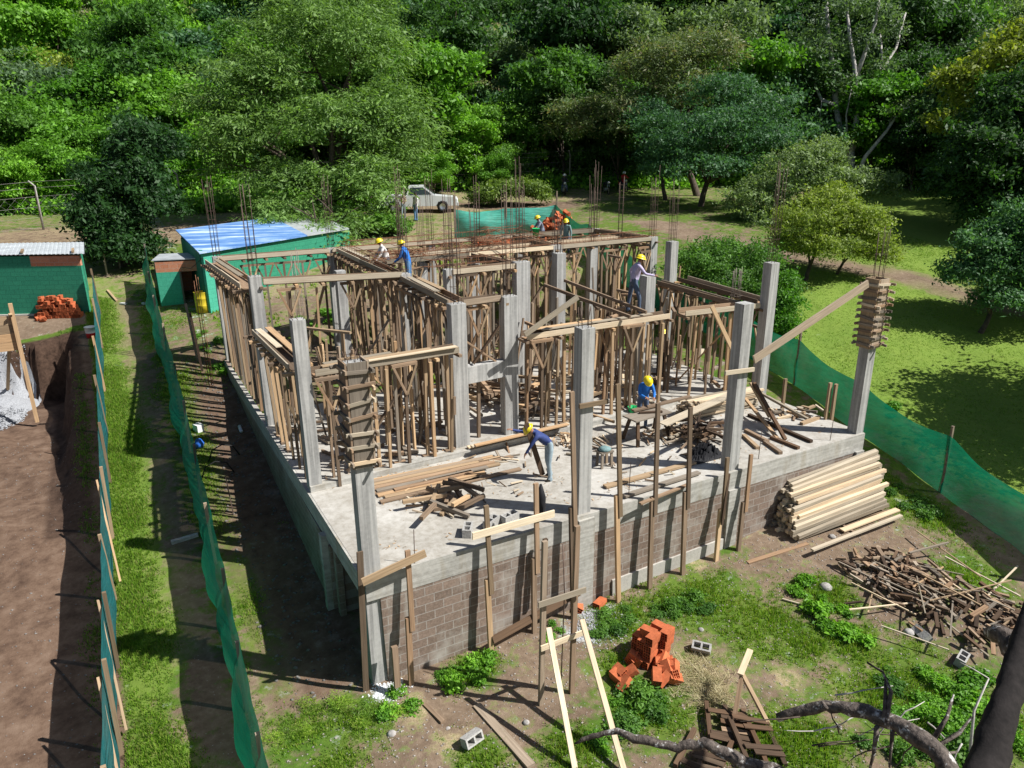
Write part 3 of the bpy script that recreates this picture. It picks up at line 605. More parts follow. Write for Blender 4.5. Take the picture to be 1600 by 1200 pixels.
# ---------------------------------------------------------------- props: one of each kind, then copies
def proto_prop(h, kind, m, label, group):
    t = empty('timber_prop', label, 'prop', (0, 0, 0), 0, group)
    lx, ly = U_(-.06, .06), U_(-.06, .06); w_ = U_(.055, .085)
    b = MB(); b.bar((0, 0, 0), (lx, ly, h), w_, w_); b.part('post', m, t)
    if kind == 'v':
        b = MB(); b.bar((lx-.34, ly, h+.04), (lx+.34, ly, h+.04), .08, .08); b.part('head_board', 'wood_old', t)
        for s in (-1, 1):
            b = MB(); b.bar((lx, ly-.05, h-.72), (lx+s*.3, ly-.05, h), .06, .035); b.part('brace', 'wood_tan' if s > 0 else 'wood_old', t)
    elif kind == 'foot':
        b = MB(); b.bar((-.15, 0, .02), (.15, 0, .02), .12, .04); b.part('foot_board', 'wood_old', t)
    else:
        b = MB(); b.bar((lx+.02, ly-.07, h*.45), (lx+.02, ly-.07, h*.45+.5), .06, .03); b.part('splice', 'wood_old', t)
    return t
GRP = 'timber props holding up the beam forms'
USED = {}
PROT = {}
for hh in (2.72, 3.66, 3.9):
    PROT[hh] = [freeze(proto_prop(hh, k, m, 'x', GRP)) for k, m in (('v' if hh > 3 else 'foot', 'wood_tan'), ('v' if hh > 3 else 's', 'wood_old'), ('s', 'wood_tan'), ('v' if hh > 3 else 'foot', 'wood_grey'), ('v', 'wood_old'))]
def prop(x, y, hh, lab, rz=0., z=0.):
    if any(abs(x-a) < .27 and abs(y-c) < .27 for a, c in COLS): return
    i = random.randrange(5); pr_ = PROT[hh][i]; k = (hh, i)
    o = pr_ if k not in USED else copy_tree(pr_)
    USED[k] = 1; o.location = (float(x), float(y), float(z)); o.rotation_euler = (rad(U_(-1, 1)), rad(U_(-1, 1)), rz+U_(-.12, .12)); o['label'] = lab
NP_ = 0
for i, (p, q, z, zq, wd_, lab, kw) in enumerate(BF):
    d = Vector((q[0]-p[0], q[1]-p[1])); ln = d.length; dn = d/ln; ang = math.atan2(dn.y, dn.x); hh = 2.72 if z < 3.5 else 3.66
    if z > 4.1: hh = 3.9
    wide = abs(dn.x) < .4
    spc = {3: 1.0, 6: .6}.get(i, .62 if not wide else .56)
    rows = (-.22, .22) if (wide and i not in (17, 20, 21)) or i in (13, 14) else (0.,)
    for rw in rows:
        n = max(1, int(ln/spc))
        for j in range(n):
            t = (j+.5+U_(-.2, .2))/n; x = p[0]+d.x*t-dn.y*rw; y = p[1]+d.y*t+dn.x*rw
            zz = min(0, gz(x, y)) if (y > SY or x > SX or x < .05) else 0.
            if y > 10.2: zz = -.16
            if x < .6: x = max(x, .12); zz = 0.
            prop(x, y, hh, 'prop under the '+lab, ang+(0 if not wide else 0), zz)
for i in range(70):
    zone_ = i % 3; x, y = [(U_(6.4, 14), U_(5., 8.3)), (U_(.6, 4.1), U_(4.8, 9)), (U_(4.8, 16.6), U_(9.6, 16.4))][zone_]; h = U_(1.6, 2.9) if zone_ < 2 else U_(2, 3.7); z0_ = 0 if y < 10.2 else -.16
    MB().bar((x, y, z0_), (x+U_(-.7, .7), y+U_(-.5, .5), z0_+h), U_(.035, .06), U_(.03, .06)).thing('leaning_batten', random.choice(['wood_old', 'wood_grey', 'wood_tan', 'wood_dark']), 'thin batten leaning among the props '+['in the right front bay', 'in the left front bay', 'in the rooms at the back'][zone_], 'batten', 'thin battens leaning among the props')
# loose props standing in the rooms
for k in range(48):
    x = U_(6.3, 14.2); y = U_(4.9, 9.2); prop(x, y, 2.72, 'one of the loose props standing in the right front bay', U_(0, 3))
for k in range(18):
    x = U_(.8, 4.0); y = U_(5., 8.4); prop(x, y, 2.72, 'one of the loose props standing in the left front bay', U_(0, 3))
for k in range(16):
    x = U_(5, 16.3); y = U_(10.5, 16.); prop(x, y, 3.66, 'one of the loose props in the rooms at the back', U_(0, 3), -.16)
for hh in PROT:
    for i, o in enumerate(PROT[hh]):
        if (hh, i) not in USED:
            for c in KIDS[o.name]: bpy.data.objects.remove(c)
            bpy.data.objects.remove(o)
print('props', sum(1 for o in bpy.data.objects if o.name.startswith('timber_prop')))
# ---------------------------------------------------------------- rebar cages lying in the beam forms
def cage(p, q, z, label, m='rebar_rust', w=.2, h=.22, n=None):
    t = empty('rebar_cage', label, 'rebar', (p[0], p[1], z), group='rebar cages on the beam forms')
    P_ = Vector((p[0], p[1], z)); Q_ = Vector((q[0], q[1], z)); d = (Q_-P_).normalized(); nr = Vector((-d.y, d.x, 0))
    for sx in (-1, 1):
        for sz in (0, 1):
            b = MB(); o = nr*(sx*w/2)+Vector((0, 0, sz*h)); e = Vector((0, 0, U_(-.05, .12)))
            b.tube([P_-d*.3+o+e, P_+o, P_.lerp(Q_, .5)+o+Vector((0, 0, U_(-.02, .02))), Q_+o, Q_+d*.3+o+e], .010, 5); b.part('long_bar', m, t)
    n = n or int((Q_-P_).length/.3)
    for i in range(n):
        c = P_.lerp(Q_, (i+.5)/n)+Vector((0, 0, -.01)); b = MB()
        b.tube([c+nr*(a*w/2)+Vector((0, 0, k*h))+d*U_(-.02, .02) for a, k in ((-1, 0), (1, 0), (1, 1), (-1, 1), (-1, 0))], .006, 4); b.part('stirrup', m, t)
for p, q, z, lab in (((5.2, 16.6), (12.6, 16.6), 3.96, 'on the rearmost beam form'), ((4.9, 12.8), (12.2, 12.7), 4.0, 'on the third beam form from the back'),
    ((12.5, 12.65), (17.0, 12.6), 4.0, 'on the right run of the third beam form'), ((6.5, 14.7), (12.5, 14.7), 3.85, 'on the second beam form from the back'),
    ((4.7, 16.2), (4.62, 11.), 3.98, 'in the wide form under the men in white and blue'), ((12.45, 13), (12.6, 16.4), 3.96, 'beside the two men in grey'), ((5.9, 10.2), (8.6, 10.1), 4.0, 'between the inner columns behind the portal')):
    cage(p, q, z, 'rusty rebar cage lying '+lab)
for i, (x, y, z) in enumerate(((5.6, 13.6, 3.95), (6.3, 13.1, 3.95), (7.6, 12.6, 4.2), (10.2, 14.6, 4.05), (9.3, 12.9, 4.2), (11.4, 16.4, 4.1))):
    b = MB()
    for k in range(26):
        a = U_(0, 3.14); c = Vector((x+U_(-.5, .5), y+U_(-.4, .4), z+U_(0, .16))); e = Vector((math.cos(a)*U_(.2, .8), math.sin(a)*U_(.2, .5), U_(-.08, .12)))
        b.tube([c-e, c+Vector((0, 0, U_(0, .12))), c+e], .009, 4)
    b.thing('rebar_tangle', 'rebar_rust', ['rusty tangle of bars left of the man in blue', 'rusty tangle of bars right of the man in blue', 'rusty tangle of bars above the tall inner column', 'rusty tangle of bars on the second form from the back', 'rusty tangle of bars on the pale board of the third form', 'rusty tangle of bars in front of the brick heap'][i], 'rebar', 'rusty bar tangles on the forms')
# starter bars standing in the slab, left of building and inside
def starters(x, y, z, h, lab, n=5, m='rebar_rust', s=.08):
    t = empty('starter_bars', lab, 'rebar', (x, y, z))
    for k in range(n):
        a = 2*math.pi*k/n; b = MB(); b.tube([(x+s*math.cos(a), y+s*math.sin(a), z-.1), (x+s*math.cos(a)+U_(-.03, .03), y+s*math.sin(a), z+h*U_(.85, 1.05))], .009, 5); b.part('bar', m, t)
    for zz in np.arange(.2, h*.9, .25): MB().tube([(x+s*sx, y+s*sy, z+zz) for sx, sy in ((-1, -1), (1, -1), (1, 1), (-1, 1), (-1, -1))], .005, 4).part('tie', m, t)
starters(-.75, 15.5, gz(-.75, 15.5), 3.9, 'tall rusty starter bars outside the left edge near the yellow drum')
starters(2.0, 12.3, -.16, 4.6, 'grey starter bar bundle inside the left rear room', 7, 'rebar_grey', .12)
starters(6.6, 14.9, 3.8, 3.2, 'starter bars rising right of the man in blue', 4, 'rebar', .1)
starters(10.6, 16.3, 3.8, 2.6, 'starter bars rising from the back row before the tarpaulin', 5, 'rebar', .1)
starters(14.2, 4.9, 2.9, 1.1, 'short thin starter bars at the right edge before the hedge', 6, 'rebar_grey', .14)
starters(15.6, 13.0, 3.9, 2.6, 'starter bars near the right rear corner', 4, 'rebar', .1)
# ================================================================ TIMBER IN FRONT
PST = [((632, 860), (641, 1043), 'short post with a splice nearest the left corner'), ((755, 790), (767, 1000), 'second long post from the left'), ((833, 755), (835, 955), 'third post from the left, beside the dark hanging cloth'),
 ((889, 612), (897, 928), 'very tall post left of the middle front column'), ((961, 600), (967, 925), 'very tall post right of the middle front column'), ((1024, 630), (1016, 900), 'tall post in front of the work table'),
 ((1075, 637), (1068, 880), 'tall post in front of the black heap'), ((1133, 715), (1120, 862), 'shorter post left of the third front column'), ((1170, 710), (1155, 845), 'shorter post right of the third front column')]
for i, (a, c, lab) in enumerate(PST):
    P_ = ony(*a, -.14); Q_ = ony(*c, -.32); Q_[2] = gz(Q_[0], Q_[1])-.05; m = ['wood_old', 'wood_tan', 'wood_old'][i % 3]
    t = empty('wall_post', lab+' against the block wall', 'timber post', Q_, 0, 'posts leaning on the front block wall')
    b = MB(); f = .52; mid = Q_+(P_-Q_)*f; b.bar(Q_, mid, .11, .075); b.part('post', m, t)
    b = MB(); b.bar(Q_+(P_-Q_)*(f-.1)+np.array([.07, -.03, 0]), P_+np.array([.05, -.03, 0]), .10, .06); b.part('upper_post', m, t)
def board(name, a, c, w_, h_, m, lab, cat='board', group=None, roll=0): return MB().bar(a, c, w_, h_, roll).thing(name, m, lab, cat, group)
v = lambda px, py, y: ony(px, py, y)
board('board', v(566, 910, -.25), v(665, 864, -.3), .04, .16, 'wood_tan', 'short brown board nailed across the top of the near wall corner')
board('board', v(738, 838, -.25), v(866, 802, -.25), .04, .16, 'wood_pale', 'pale board nailed across two posts at the slab edge by the grey blocks')
board('board', v(562, 862, -.05), v(572, 1080, -.05), .12, .04, 'wood_old', 'long brown board standing against the near corner of the wall')
board('post', v(616, 1010, -.3), v(621, 1073, -.45), .12, .09, 'wood_old', 'short thick post stub standing at the foot of the near corner')
board('post', v(852, 842, -.25), v(851, 930, -.3), .1, .07, 'wood_dark', 'short dark post leaning on the wall behind the trestle frame')
board('board', v(905, 925, -.2), v(770, 1000, -.35), .05, .16, 'wood_dark', 'dark board lying at the foot of the wall between two posts', roll=.3)
board('board', v(1128, 820, -.35), v(1139, 740, -.2), .07, .04, 'wood_dark', 'thin dark lath leaning left of the third front column')
# trestle frame standing in the yard
t = empty('batter_frame', 'tall timber frame of two posts, cross boards and long braces in the front yard', 'timber frame', ong(870, 1095))
def pl(px, py, base):   # point above base (x,y) whose row is py
    x, y = base[0], base[1]; z = np.linspace(-3, 6, 900); P = np.stack([np.full(900, x), np.full(900, y), z], 1)-CAM
    r_ = 600-FPX*(P@UPV)/(P@FWD); return np.array([x, y, z[int(np.argmin(abs(r_-py)))]])
p1, p2 = ong(845, 1103), ong(893, 1083); t1, t2 = pl(0, 850, p1), pl(0, 828, p2)
t1 = t1+np.array([.1, .05, 0]); t2 = t2+np.array([.12, .1, 0])
MB().bar(p1, t1, .1, .07).part('post', 'wood_grey', t); MB().bar(p2, t2, .1, .07).part('post', 'wood_old', t)
def onp(px, py, A, B):  # pixel onto the vertical plane through A and B
    n = np.array([-(B-A)[1], (B-A)[0], 0.]); d = ray(px, py); return CAM+d*((A-CAM)@n/(d@n))
off = np.array([.02, -.09, 0])
MB().bar(onp(836, 942, p1, p2)+off, onp(910, 918, p1, p2)+off, .03, .12).part('cross_board', 'wood_pale', t)
MB().bar(onp(840, 1010, p1, p2)+off, onp(908, 984, p1, p2)+off, .03, .12).part('cross_board', 'wood_pale', t)
e1, e2 = ong(899, 1205), ong(978, 1215)
MB().bar(onp(849, 975, p1, p2)+off*1.5, e1, .1, .05).part('brace', 'wood_pale', t); MB().bar(onp(901, 963, p1, p2)+off*1.5, e2, .1, .05).part('brace', 'wood_pale', t)
a, c = ong(876, 1080), onp(882, 925, p1, p2); MB().tube([a, c, pl(0, 850, a)], .012, 5).part('line_rod', 'rebar', t)
# boards and bits in the yard
def gb(name, a, c, w_, h_, m, lab, cat='board', dz=.04, dz2=None):
    A, B = ong(*a), ong(*c); A[2] += dz; B[2] += dz if dz2 is None else dz2; return MB().bar(A, B, w_, h_).thing(name, m, lab, cat)
gb('beam', (745, 1105), (830, 1200), .17, .07, 'wood_grey', 'long grey beam with a pale end lying at the bottom of the yard')
gb('beam', (664, 1103), (692, 1131), .09, .06, 'wood_old', 'short brown timber offcut lying on the dirt by the grass clump')
gb('board', (1168, 880), (1262, 850), .12, .03, 'wood_old', 'weathered reddish board lying on the dirt before the pale timber stack', dz=.02)
gb('board', (1315, 833), (1402, 800), .16, .04, 'wood_pale', 'pale board lying behind the scrap wood, near the stack', dz=.08)
gb('board', (1304, 815), (1340, 838), .08, .06, 'wood_old', 'short thick timber lying between stack and scrap heap')
gb('board', (1337, 812), (1385, 802), .07, .06, 'wood_tan', 'tan timber resting on the pale board')
gb('beam', (1222, 938), (1250, 946), .04, .03, 'wood_pale', 'thin pale stick lying in the grass')
# pallets at the bottom right
def pallet(x, y, z, rz, lab, tilt=0.):
    t = empty('pallet', lab, 'pallet', (x, y, z), 0, 'broken pallets at the bottom of the yard'); R_ = Matrix.Rotation(rz, 3, 'Z')@Matrix.Rotation(tilt, 3, 'X'); o = Vector((x, y, z))
    for i in range(3): MB().bar(o+R_@Vector((-.5, -.35+.35*i, .07)), o+R_@Vector((.5, -.35+.35*i, .07)), .08, .09).part('stringer', 'wood_dark', t)
    for i in range(7):
        if random.random() < .25: continue
        MB().bar(o+R_@Vector((-.45+.15*i, -.4, .13)), o+R_@Vector((-.45+.15*i+U_(-.1, .1), .4-U_(0, .3), .13+U_(-.02, .04))), .11, .022).part('slat', random.choice(['wood_dark', 'wood_dark', 'wood_dark', 'wood_old']), t)
for q, (px, py, rz, tl, lab) in enumerate(((1135, 1140, .9, .12, 'rotten brown pallet behind the fallen branch'), (1100, 1185, .5, -.08, 'second rotten pallet under the fallen branch'), (1180, 1165, 1.1, .2, 'pallet tipped against the two others at the right'))):
    c = ong(px, py); pallet(c[0], c[1], c[2]+.03, rz, lab, tl)
A = ong(1145, 1135); B = ong(1205, 1140); t = empty('sawhorse', 'broken trestle with a pale board end sticking up by the pallets', 'trestle', A)
MB().bar(A+[0, 0, .05], A+[.5, .35, .75], .08, .05).part('leg', 'wood_old', t); MB().bar(B, A+[.5, .35, .75], .08, .05).part('leg', 'wood_tan', t)
MB().bar(A+[.42, .32, .78], A+[.95, .6, .95], .11, .05).part('top_board', 'wood_pale', t)
# ================================================================ PALE TIMBER STACK (right of the wall): every squared timber
TM = [MB().bar((-1.6, 0, 0), (1.6, 0, 0), .095, .095).mesh('squared_timber', 'wood_pale') for _ in range(5)]
c0 = np.array([12.75, -.12, gz(12.9, -.6)]); rzs = rad(-4)
rows = [9, 9, 8, 8, 7, 7, 6, 6, 5, 4, 4, 3, 2]
for k, nn in enumerate(rows):
    for j in range(nn):
        dy = -(.08+.1*(j))-.0*k; x = c0[0]+U_(-.14, .14)+.03*k; o = link('squared_timber', random.choice(TM), None, (x, c0[1]+dy-.02*random.random(), c0[2]+.06+.1*k+.05), 'pale squared timber in the %s layer of the stack, %s' % (['bottom', 'second', 'third', 'fourth', 'fifth', 'sixth', 'seventh', 'eighth', 'ninth', 'tenth', 'eleventh', 'twelfth', 'top'][k], ['against the wall', 'second from the wall', 'third from the wall', 'fourth from the wall', 'fifth from the wall', 'sixth from the wall', 'seventh from the wall', 'eighth from the wall', 'farthest from the wall'][j]), 'timber', 'new pale timbers stacked against the wall')
        o.rotation_euler = (U_(-.12, .12), rad(-5.5)+U_(-.012, .012), rzs+U_(-.022, .022))
gp = MB(); a = c0+[1.2, -1.25, .5]; gp.bar(c0+[-1.7, -1.35, .0], c0+[1.5, -1.55, .2], .1, .05); gp.thing('board', 'wood_pale', 'pale board lying on the ground along the foot of the timber stack', 'board')
# pale stack on the slab
TS = [MB().bar((-1.25, 0, 0), (1.25, 0, 0), .11, .06).mesh('slab_timber', 'wood_pale') for _ in range(4)]
ca = onz(1120, 650); 
for k in range(9):
    for j in range(6 if k < 7 else 4):
        o = link('sawn_timber', random.choice(TS), None, (ca[0]+.35+U_(-.15, .15), ca[1]+.1+.115*j-.02*k, .05+.066*k), 'pale sawn timber in layer %d of the pile on the floor slab' % (k+1), 'timber', 'pale timbers piled on the slab')
        o.rotation_euler = (0, U_(-.01, .01), rad(-2)+U_(-.03, .03))
def slab_bar(a, c, w_, h_, m, lab, z0=.04, z1=None, name='board', cat='board', group=None):
    A = onz(*a, z0); B = onz(*c, z0 if z1 is None else z1); return MB().bar(A, B, w_, h_).thing(name, m, lab, cat, group)
slab_bar((1035, 663), (1152, 612), .3, .03, 'wood_pale', 'wide pale board sloping from the work table up to the timber pile', .55, .8)
slab_bar((945, 760), (1085, 722), .16, .05, 'wood_tan', 'tan plank lying on the slab edge before the work table', .05)
slab_bar((975, 775), (1092, 738), .14, .05, 'wood_grey', 'grey plank lying along the slab edge', .06)
slab_bar((1000, 787), (1075, 757), .09, .04, 'wood_old', 'brown lath on the slab edge beside the grey plank', .04)
slab_bar((1150, 605), (1215, 685), .09, .06, 'wood_tan', 'long tan rail lying from the third front column to the slab edge', .5, .05)
slab_bar((1185, 612), (1262, 655), .09, .07, 'wood_pale', 'pale rail sloping down from the timber pile to the right', .5, .06)
slab_bar((1178, 598), (1227, 687), .1, .07, 'wood_dark', 'dark strut leaning from the third front column down to the slab', 1.2, .04)
slab_bar((1172, 598), (1202, 652), .08, .05, 'wood_tan', 'tan strut leaning beside the dark strut', 1.2, .3)
for a, c, m, l in (((1170, 648), (1268, 690), 'wood_dark', 'dark beam on the slab pointing at the right corner column'), ((1205, 683), (1248, 700), 'wood_dark', 'short dark beam before the right corner column'), ((1195, 690), (1220, 708), 'wood_old', 'short brown beam nearest the slab edge at right'),
    ((1162, 680), (1184, 700), 'wood_tan', 'tan offcut right of the third front column'), ((1252, 662), (1280, 652), 'wood_tan', 'tan offcut at the right edge of the slab'), ((1165, 672), (1200, 690), 'wood_old', 'brown batten lying between the dark beams')):
    slab_bar(a, c, .11, .08, m, l)
P_ = ony(1178, 562, .0); Q_ = ony(1356, 443, .0); board('strut', P_, Q_, .05, .2, 'wood_grey', 'long pale diagonal plank from the third front column up to the corner formwork')
for i, (a, c, y, m, l) in enumerate((((1112, 478), (1152, 563), .9, 'wood_tan', 'diagonal brace left of the third front column'), ((1133, 583), (1178, 577), -.05, 'wood_pale', 'small pale batten tied round the third front column'), ((905, 635), (950, 627), -.05, 'wood_tan', 'small batten tied round the middle front column'), ((1237, 505), (1240, 505), 3, 'wood_old', ''))):
    if l: board('batten', v(*a, y), v(*c, y), .05, .1, m, l)
# plank stack and offcuts on the left terrace
for i in range(13):
    y = 3.95-.15*(i % 8)-.02*i; x0 = U_(.9, 1.6)+.02*i; x1 = U_(3.7, 5.2)
    MB().bar((x0, y, .035+.035*(i//8)), (x1, y-U_(.0, .25), .035+.035*(i//8)), .14, .035).thing('plank', random.choice(['wood_old', 'wood_tan', 'wood_grey']), 'one of the used planks lying side by side on the front terrace', 'plank', 'used planks on the front terrace')
for i in range(6):
    MB().bar((4.3+U_(-.1, .2), 4.25-.1*i*.6, .2+.03*i), (7.3+U_(-.3, .4), 4.35-.07*i, .2+.03*i), .13, .035).thing('plank', random.choice(['wood_pale', 'wood_tan']), 'one of the long planks lying along the step before the portal', 'plank', 'planks along the step before the portal')
cc = onz(700, 790)
for i in range(17):
    a = U_(0, math.pi); r_ = U_(.25, .55); c = np.array([cc[0]+U_(-.7, .6), cc[1]+U_(-.55, .45), .06+.05*(i//3)]); e = np.array([math.cos(a)*r_, math.sin(a)*r_, U_(-.03, .12)])
    MB().bar(c-e, c+e, .085, .085).thing('offcut', random.choice(['wood_old', 'wood_grey', 'wood_tan', 'wood_old']), 'one of the thick timber offcuts heaped in the middle of the front terrace', 'offcut', 'timber offcuts heaped on the front terrace')
def scatter(n, cx, cy, sx, sy, z, ln, lab, grp, mats, th=.05, name='offcut', zs=.0, zf=None):
    for i in range(n):
        a = U_(0, math.pi); r_ = U_(ln*.35, ln)/2; x = random.gauss(cx, sx); y = random.gauss(cy, sy)
        if name == 'offcut' and not (0.1 < x < 17 and .1 < y < 16.5): continue
        zz = (zf(x, y) if zf else z)+random.random()*zs
        c = np.array([x, y, zz+.03]); e = np.array([math.cos(a)*r_, math.sin(a)*r_, U_(-.05, .08) if zs else 0])
        MB().bar(c-e, c+e, U_(.5, 1.3)*th, U_(.4, 1.)*th).thing(name, random.choice(mats), lab, 'offcut', grp)
WM = ['wood_old', 'wood_tan', 'wood_grey', 'wood_pale']
c = onz(1065, 680); scatter(48, c[0], c[1], .5, .35, 0, .7, 'one of the sawn offcuts scattered round the work table', 'offcuts round the work table', WM, .06, zs=.12)
c = onz(1105, 690); scatter(34, c[0], c[1], .3, .3, .0, 1.1, 'one of the dark charred sticks heaped by the third front column', 'dark sticks heaped by the third front column', ['wood_dark', 'wood_dark', 'wood_old'], .06, zs=.6)
c = onz(1245, 645); scatter(22, c[0]-.3, c[1], .5, .35, 0, .5, 'one of the offcuts near the right edge of the slab', 'offcuts near the right slab edge', WM, .07, zs=.1)
c = onz(890, 690); scatter(26, c[0], c[1], .35, .3, 0, .5, 'one of the small offcuts behind the bending man', 'small offcuts behind the bending man', WM, .05, zs=.08)
scatter(26, 3.2, 2.2, 1.3, .7, 0, .5, 'one of the small sticks littering the front terrace', 'small sticks on the front terrace', WM, .04, zs=.03)
scatter(26, 7.4, 2., 1.4, .7, 0, .45, 'one of the small sticks littering the middle of the slab', 'small sticks on the middle of the slab', WM, .04, zs=.03)
scatter(30, 6.8, 3.6, .9, .35, 0, .6, 'one of the battens littering the slab left of the bending man', 'battens littering the slab', WM, .05, zs=.05)
scatter(70, 9., 7.2, 2.4, 1.1, 0, 1.6, 'one of the boards strewn on the floor of the right front bay', 'boards strewn in the right front bay', WM, .1, zs=.12)
scatter(34, 7.1, 7.2, .7, .9, 0, 1.6, 'one of the boards in the heap seen through the concrete portal', 'boards heaped behind the portal', ['wood_old', 'wood_tan', 'wood_old'], .12, zs=.7)
scatter(26, 2.6, 6.8, 1.2, 1.2, 0, 1.2, 'one of the boards strewn on the floor of the left front bay', 'boards strewn in the left front bay', ['wood_old', 'wood_grey'], .1, zs=.1)
scatter(40, 9, 13.5, 3.4, 2., -.16, 1.8, 'one of the boards lying in the rooms at the back', 'boards in the rooms at the back', WM, .12, zs=.15)
rc_ = np.random.default_rng(3); n = 2600; x = rc_.uniform(.3, 14.2, n); y = rc_.uniform(.4, 8.5, n); kk = fbm(x, y, 1.6, 60) > .52; x, y = x[kk], y[kk]; n = len(x); a = rc_.uniform(0, 6.28, n); l = rc_.uniform(.01, .045, n); w_ = rc_.uniform(.004, .014, n)
ca, sa = np.cos(a), np.sin(a); V = np.stack([np.stack([x+ca*p*l-sa*q*w_, y+sa*p*l+ca*q*w_, np.full(n, .008)+(p+1)*.006*rc_.random(n)], 1) for p, q in ((-1, -1), (1, -1), (1, 1), (-1, 1))], 1).reshape(-1, 3)
link('wood_chips', mesh_np('wood_chips', V, np.arange(n*4).reshape(-1, 4), ['wood_tan'], rnd=rc_.random(n)), label='wood chips and splinters littering the floor slab', cat='litter', kind='stuff')
# scrap wood heaps outside right
ZG = lambda x, y: gz(x, y)
c = ong(1410, 925); cs = c
for (px, py, sx, sy, n) in ((1385, 895, .45, .45, 110), (1450, 935, .5, .45, 95), (1560, 975, .6, .4, 90)):
    c = ong(px, py); scatter(n, c[0], c[1], sx, sy, 0, .5, 'one of the splintered wood offcuts in the '+('near left' if px < 1400 else 'middle' if px < 1500 else 'far right')+' part of the scrap heap', 'offcuts in the scrap wood heap, '+('left' if px < 1400 else 'middle' if px < 1500 else 'right'), ['wood_old', 'wood_grey', 'wood_old', 'wood_dark', 'wood_dark'], .075, name='scrap_wood', zs=.2, zf=ZG)
c = ong(1480, 930); scatter(26, c[0], c[1], 1., .6, 0, 2.6, 'one of the long thin laths lying over the scrap wood heap', 'long laths over the scrap heap', ['wood_tan', 'wood_grey', 'wood_pale'], .035, name='lath', zs=.35, zf=ZG)
# ---------------------------------------------------------------- work table, stool, bucket, blocks
c = onz(1010, 690); t = empty('work_table', 'rough timber work table where the man in bright blue works', 'table', (c[0], c[1]+.1, 0)); x, y = c[0], c[1]+.1
MB().bar((x-.55, y, .74), (x+.75, y+.1, .74), .55, .04).part('table_top', 'wood_grey', t)
for sx in (-.4, .6):
    for sy in (-.22, .3): MB().bar((x+sx*1.1, y+sy*1.3, 0), (x+sx*.9, y+sy*.6, .72), .09, .06).part('leg', 'wood_dark', t)
MB().bar((x-.2, y+.3, .82), (x+1.9, y+.35, .84), .14, .05).thing('plank', 'wood_old', 'brown plank lying on the work table', 'plank')
MB().bar((x-.1, y+.15, .79), (x+.5, y-.1, .79), .08, .05).thing('plank', 'wood_dark', 'short dark piece lying on the work table', 'plank')
c = onz(944, 728); t = empty('stool', 'small rough wooden stool right of the middle front column', 'stool', c)
MB().box((c[0], c[1], .42), (.38, .3, .04)).part('seat', 'wood_grey', t)
for sx in (-1, 1):
    for sy in (-1, 1): MB().bar((c[0]+sx*.15, c[1]+sy*.11, 0), (c[0]+sx*.14, c[1]+sy*.1, .41), .06, .05).part('leg', 'wood_grey', t)
b = MB(); b.lathe([(0, .0), (.15, 0), (.17, .04), (.09, .09), (0, .1)], (c[0], c[1], .445), 12); b.thing('tool_bag', 'cloth_greygreen', 'crumpled grey bag on the small stool', 'bag')
def bucket(c, m, lab, s=1., name='bucket'):
    t = empty(name, lab, 'bucket', c)
    b = MB(); b.lathe([(0, 0), (.11*s, 0), (.145*s, .28*s), (.155*s, .28*s), (.155*s, .3*s), (.14*s, .3*s), (.105*s, .02*s), (0, .02*s)], c, 18); b.part('shell', m, t)
    b = MB(); b.tube([(c[0]-.15*s, c[1], c[2]+.28*s), (c[0]-.1*s, c[1]-.05, c[2]+.15*s), (c[0]+.1*s, c[1]-.05, c[2]+.15*s), (c[0]+.15*s, c[1], c[2]+.28*s)], .005, 5); b.part('handle', 'chrome', t)
bucket(onz(988, 650), 'bucket_green', 'bright green bucket on the slab beside the work table')
p = onz(837, 370, 3.95); bucket((p[0], p[1], 3.98), 'bucket_green', 'green bucket on the forms beside the man in grey', 1.1)
c = onz(1042, 660, .0); b = MB(); b.lathe([(0, 0), (.06, 0), (.07, .06), (.02, .1), (0, .1)], (c[0], c[1], .0), 10); b.thing('cap', 'blue_plastic', 'small bright blue cap on the slab by the work table', 'cap')
def cblock(c, rz, lab, tilt=0., m='block_grey'):
    """hollow two core concrete block 0.39 x 0.19 x 0.19, open cores upward"""
    b = MB(); R_ = Matrix.Rotation(rz, 4, 'Z')@Matrix.Rotation(tilt, 4, 'X')
    def bx(x0, x1, y0, y1):
        vs = [R_@Vector((x, y, z)) for z in (0, .19) for x, y in ((x0, y0), (x1, y0), (x1, y1), (x0, y1))]
        b.add(vs, [(3, 2, 1, 0), (4, 5, 6, 7), (0, 1, 5, 4), (1, 2, 6, 5), (2, 3, 7, 6), (3, 0, 4, 7)])
    bx(-.195, .195, -.095, -.06); bx(-.195, .195, .06, .095); bx(-.195, -.16, -.0598, .0598); bx(.16, .195, -.0598, .0598); bx(-.0175, .0175, -.0598, .0598)
    b.v = [(v_[0]+c[0], v_[1]+c[1], v_[2]+c[2]) for v_ in b.v]; return b.thing('concrete_block', m, lab, 'block', 'loose grey concrete blocks')
c = onz(731, 834); cblock((c[0], c[1], 0), 1.0, 'grey hollow block standing left of two others on the slab')
c = onz(768, 822); cblock((c[0], c[1], 0), .5, 'pale hollow block beside the post on the slab edge'); c = onz(792, 818); cblock((c[0]+.1, c[1]+.05, 0), .2, 'dark hollow block rightmost of the three on the slab')
c = ong(733, 1160); cblock((c[0], c[1], c[2]+.12), .25, 'grey hollow block lying in the yard above the bottom edge', 1.2)
c = ong(1096, 1018); cblock((c[0], c[1], c[2]+.05), -.9, 'grey hollow block right of the orange bricks', .5)
c = ong(1500, 1035); cblock((c[0], c[1], c[2]), .3, 'weathered block in the weeds below the scrap heap', .2)
c = ong(1435, 995); cblock((c[0], c[1], c[2]), 1.3, 'dark block lying between scrap heap and weeds', .9)
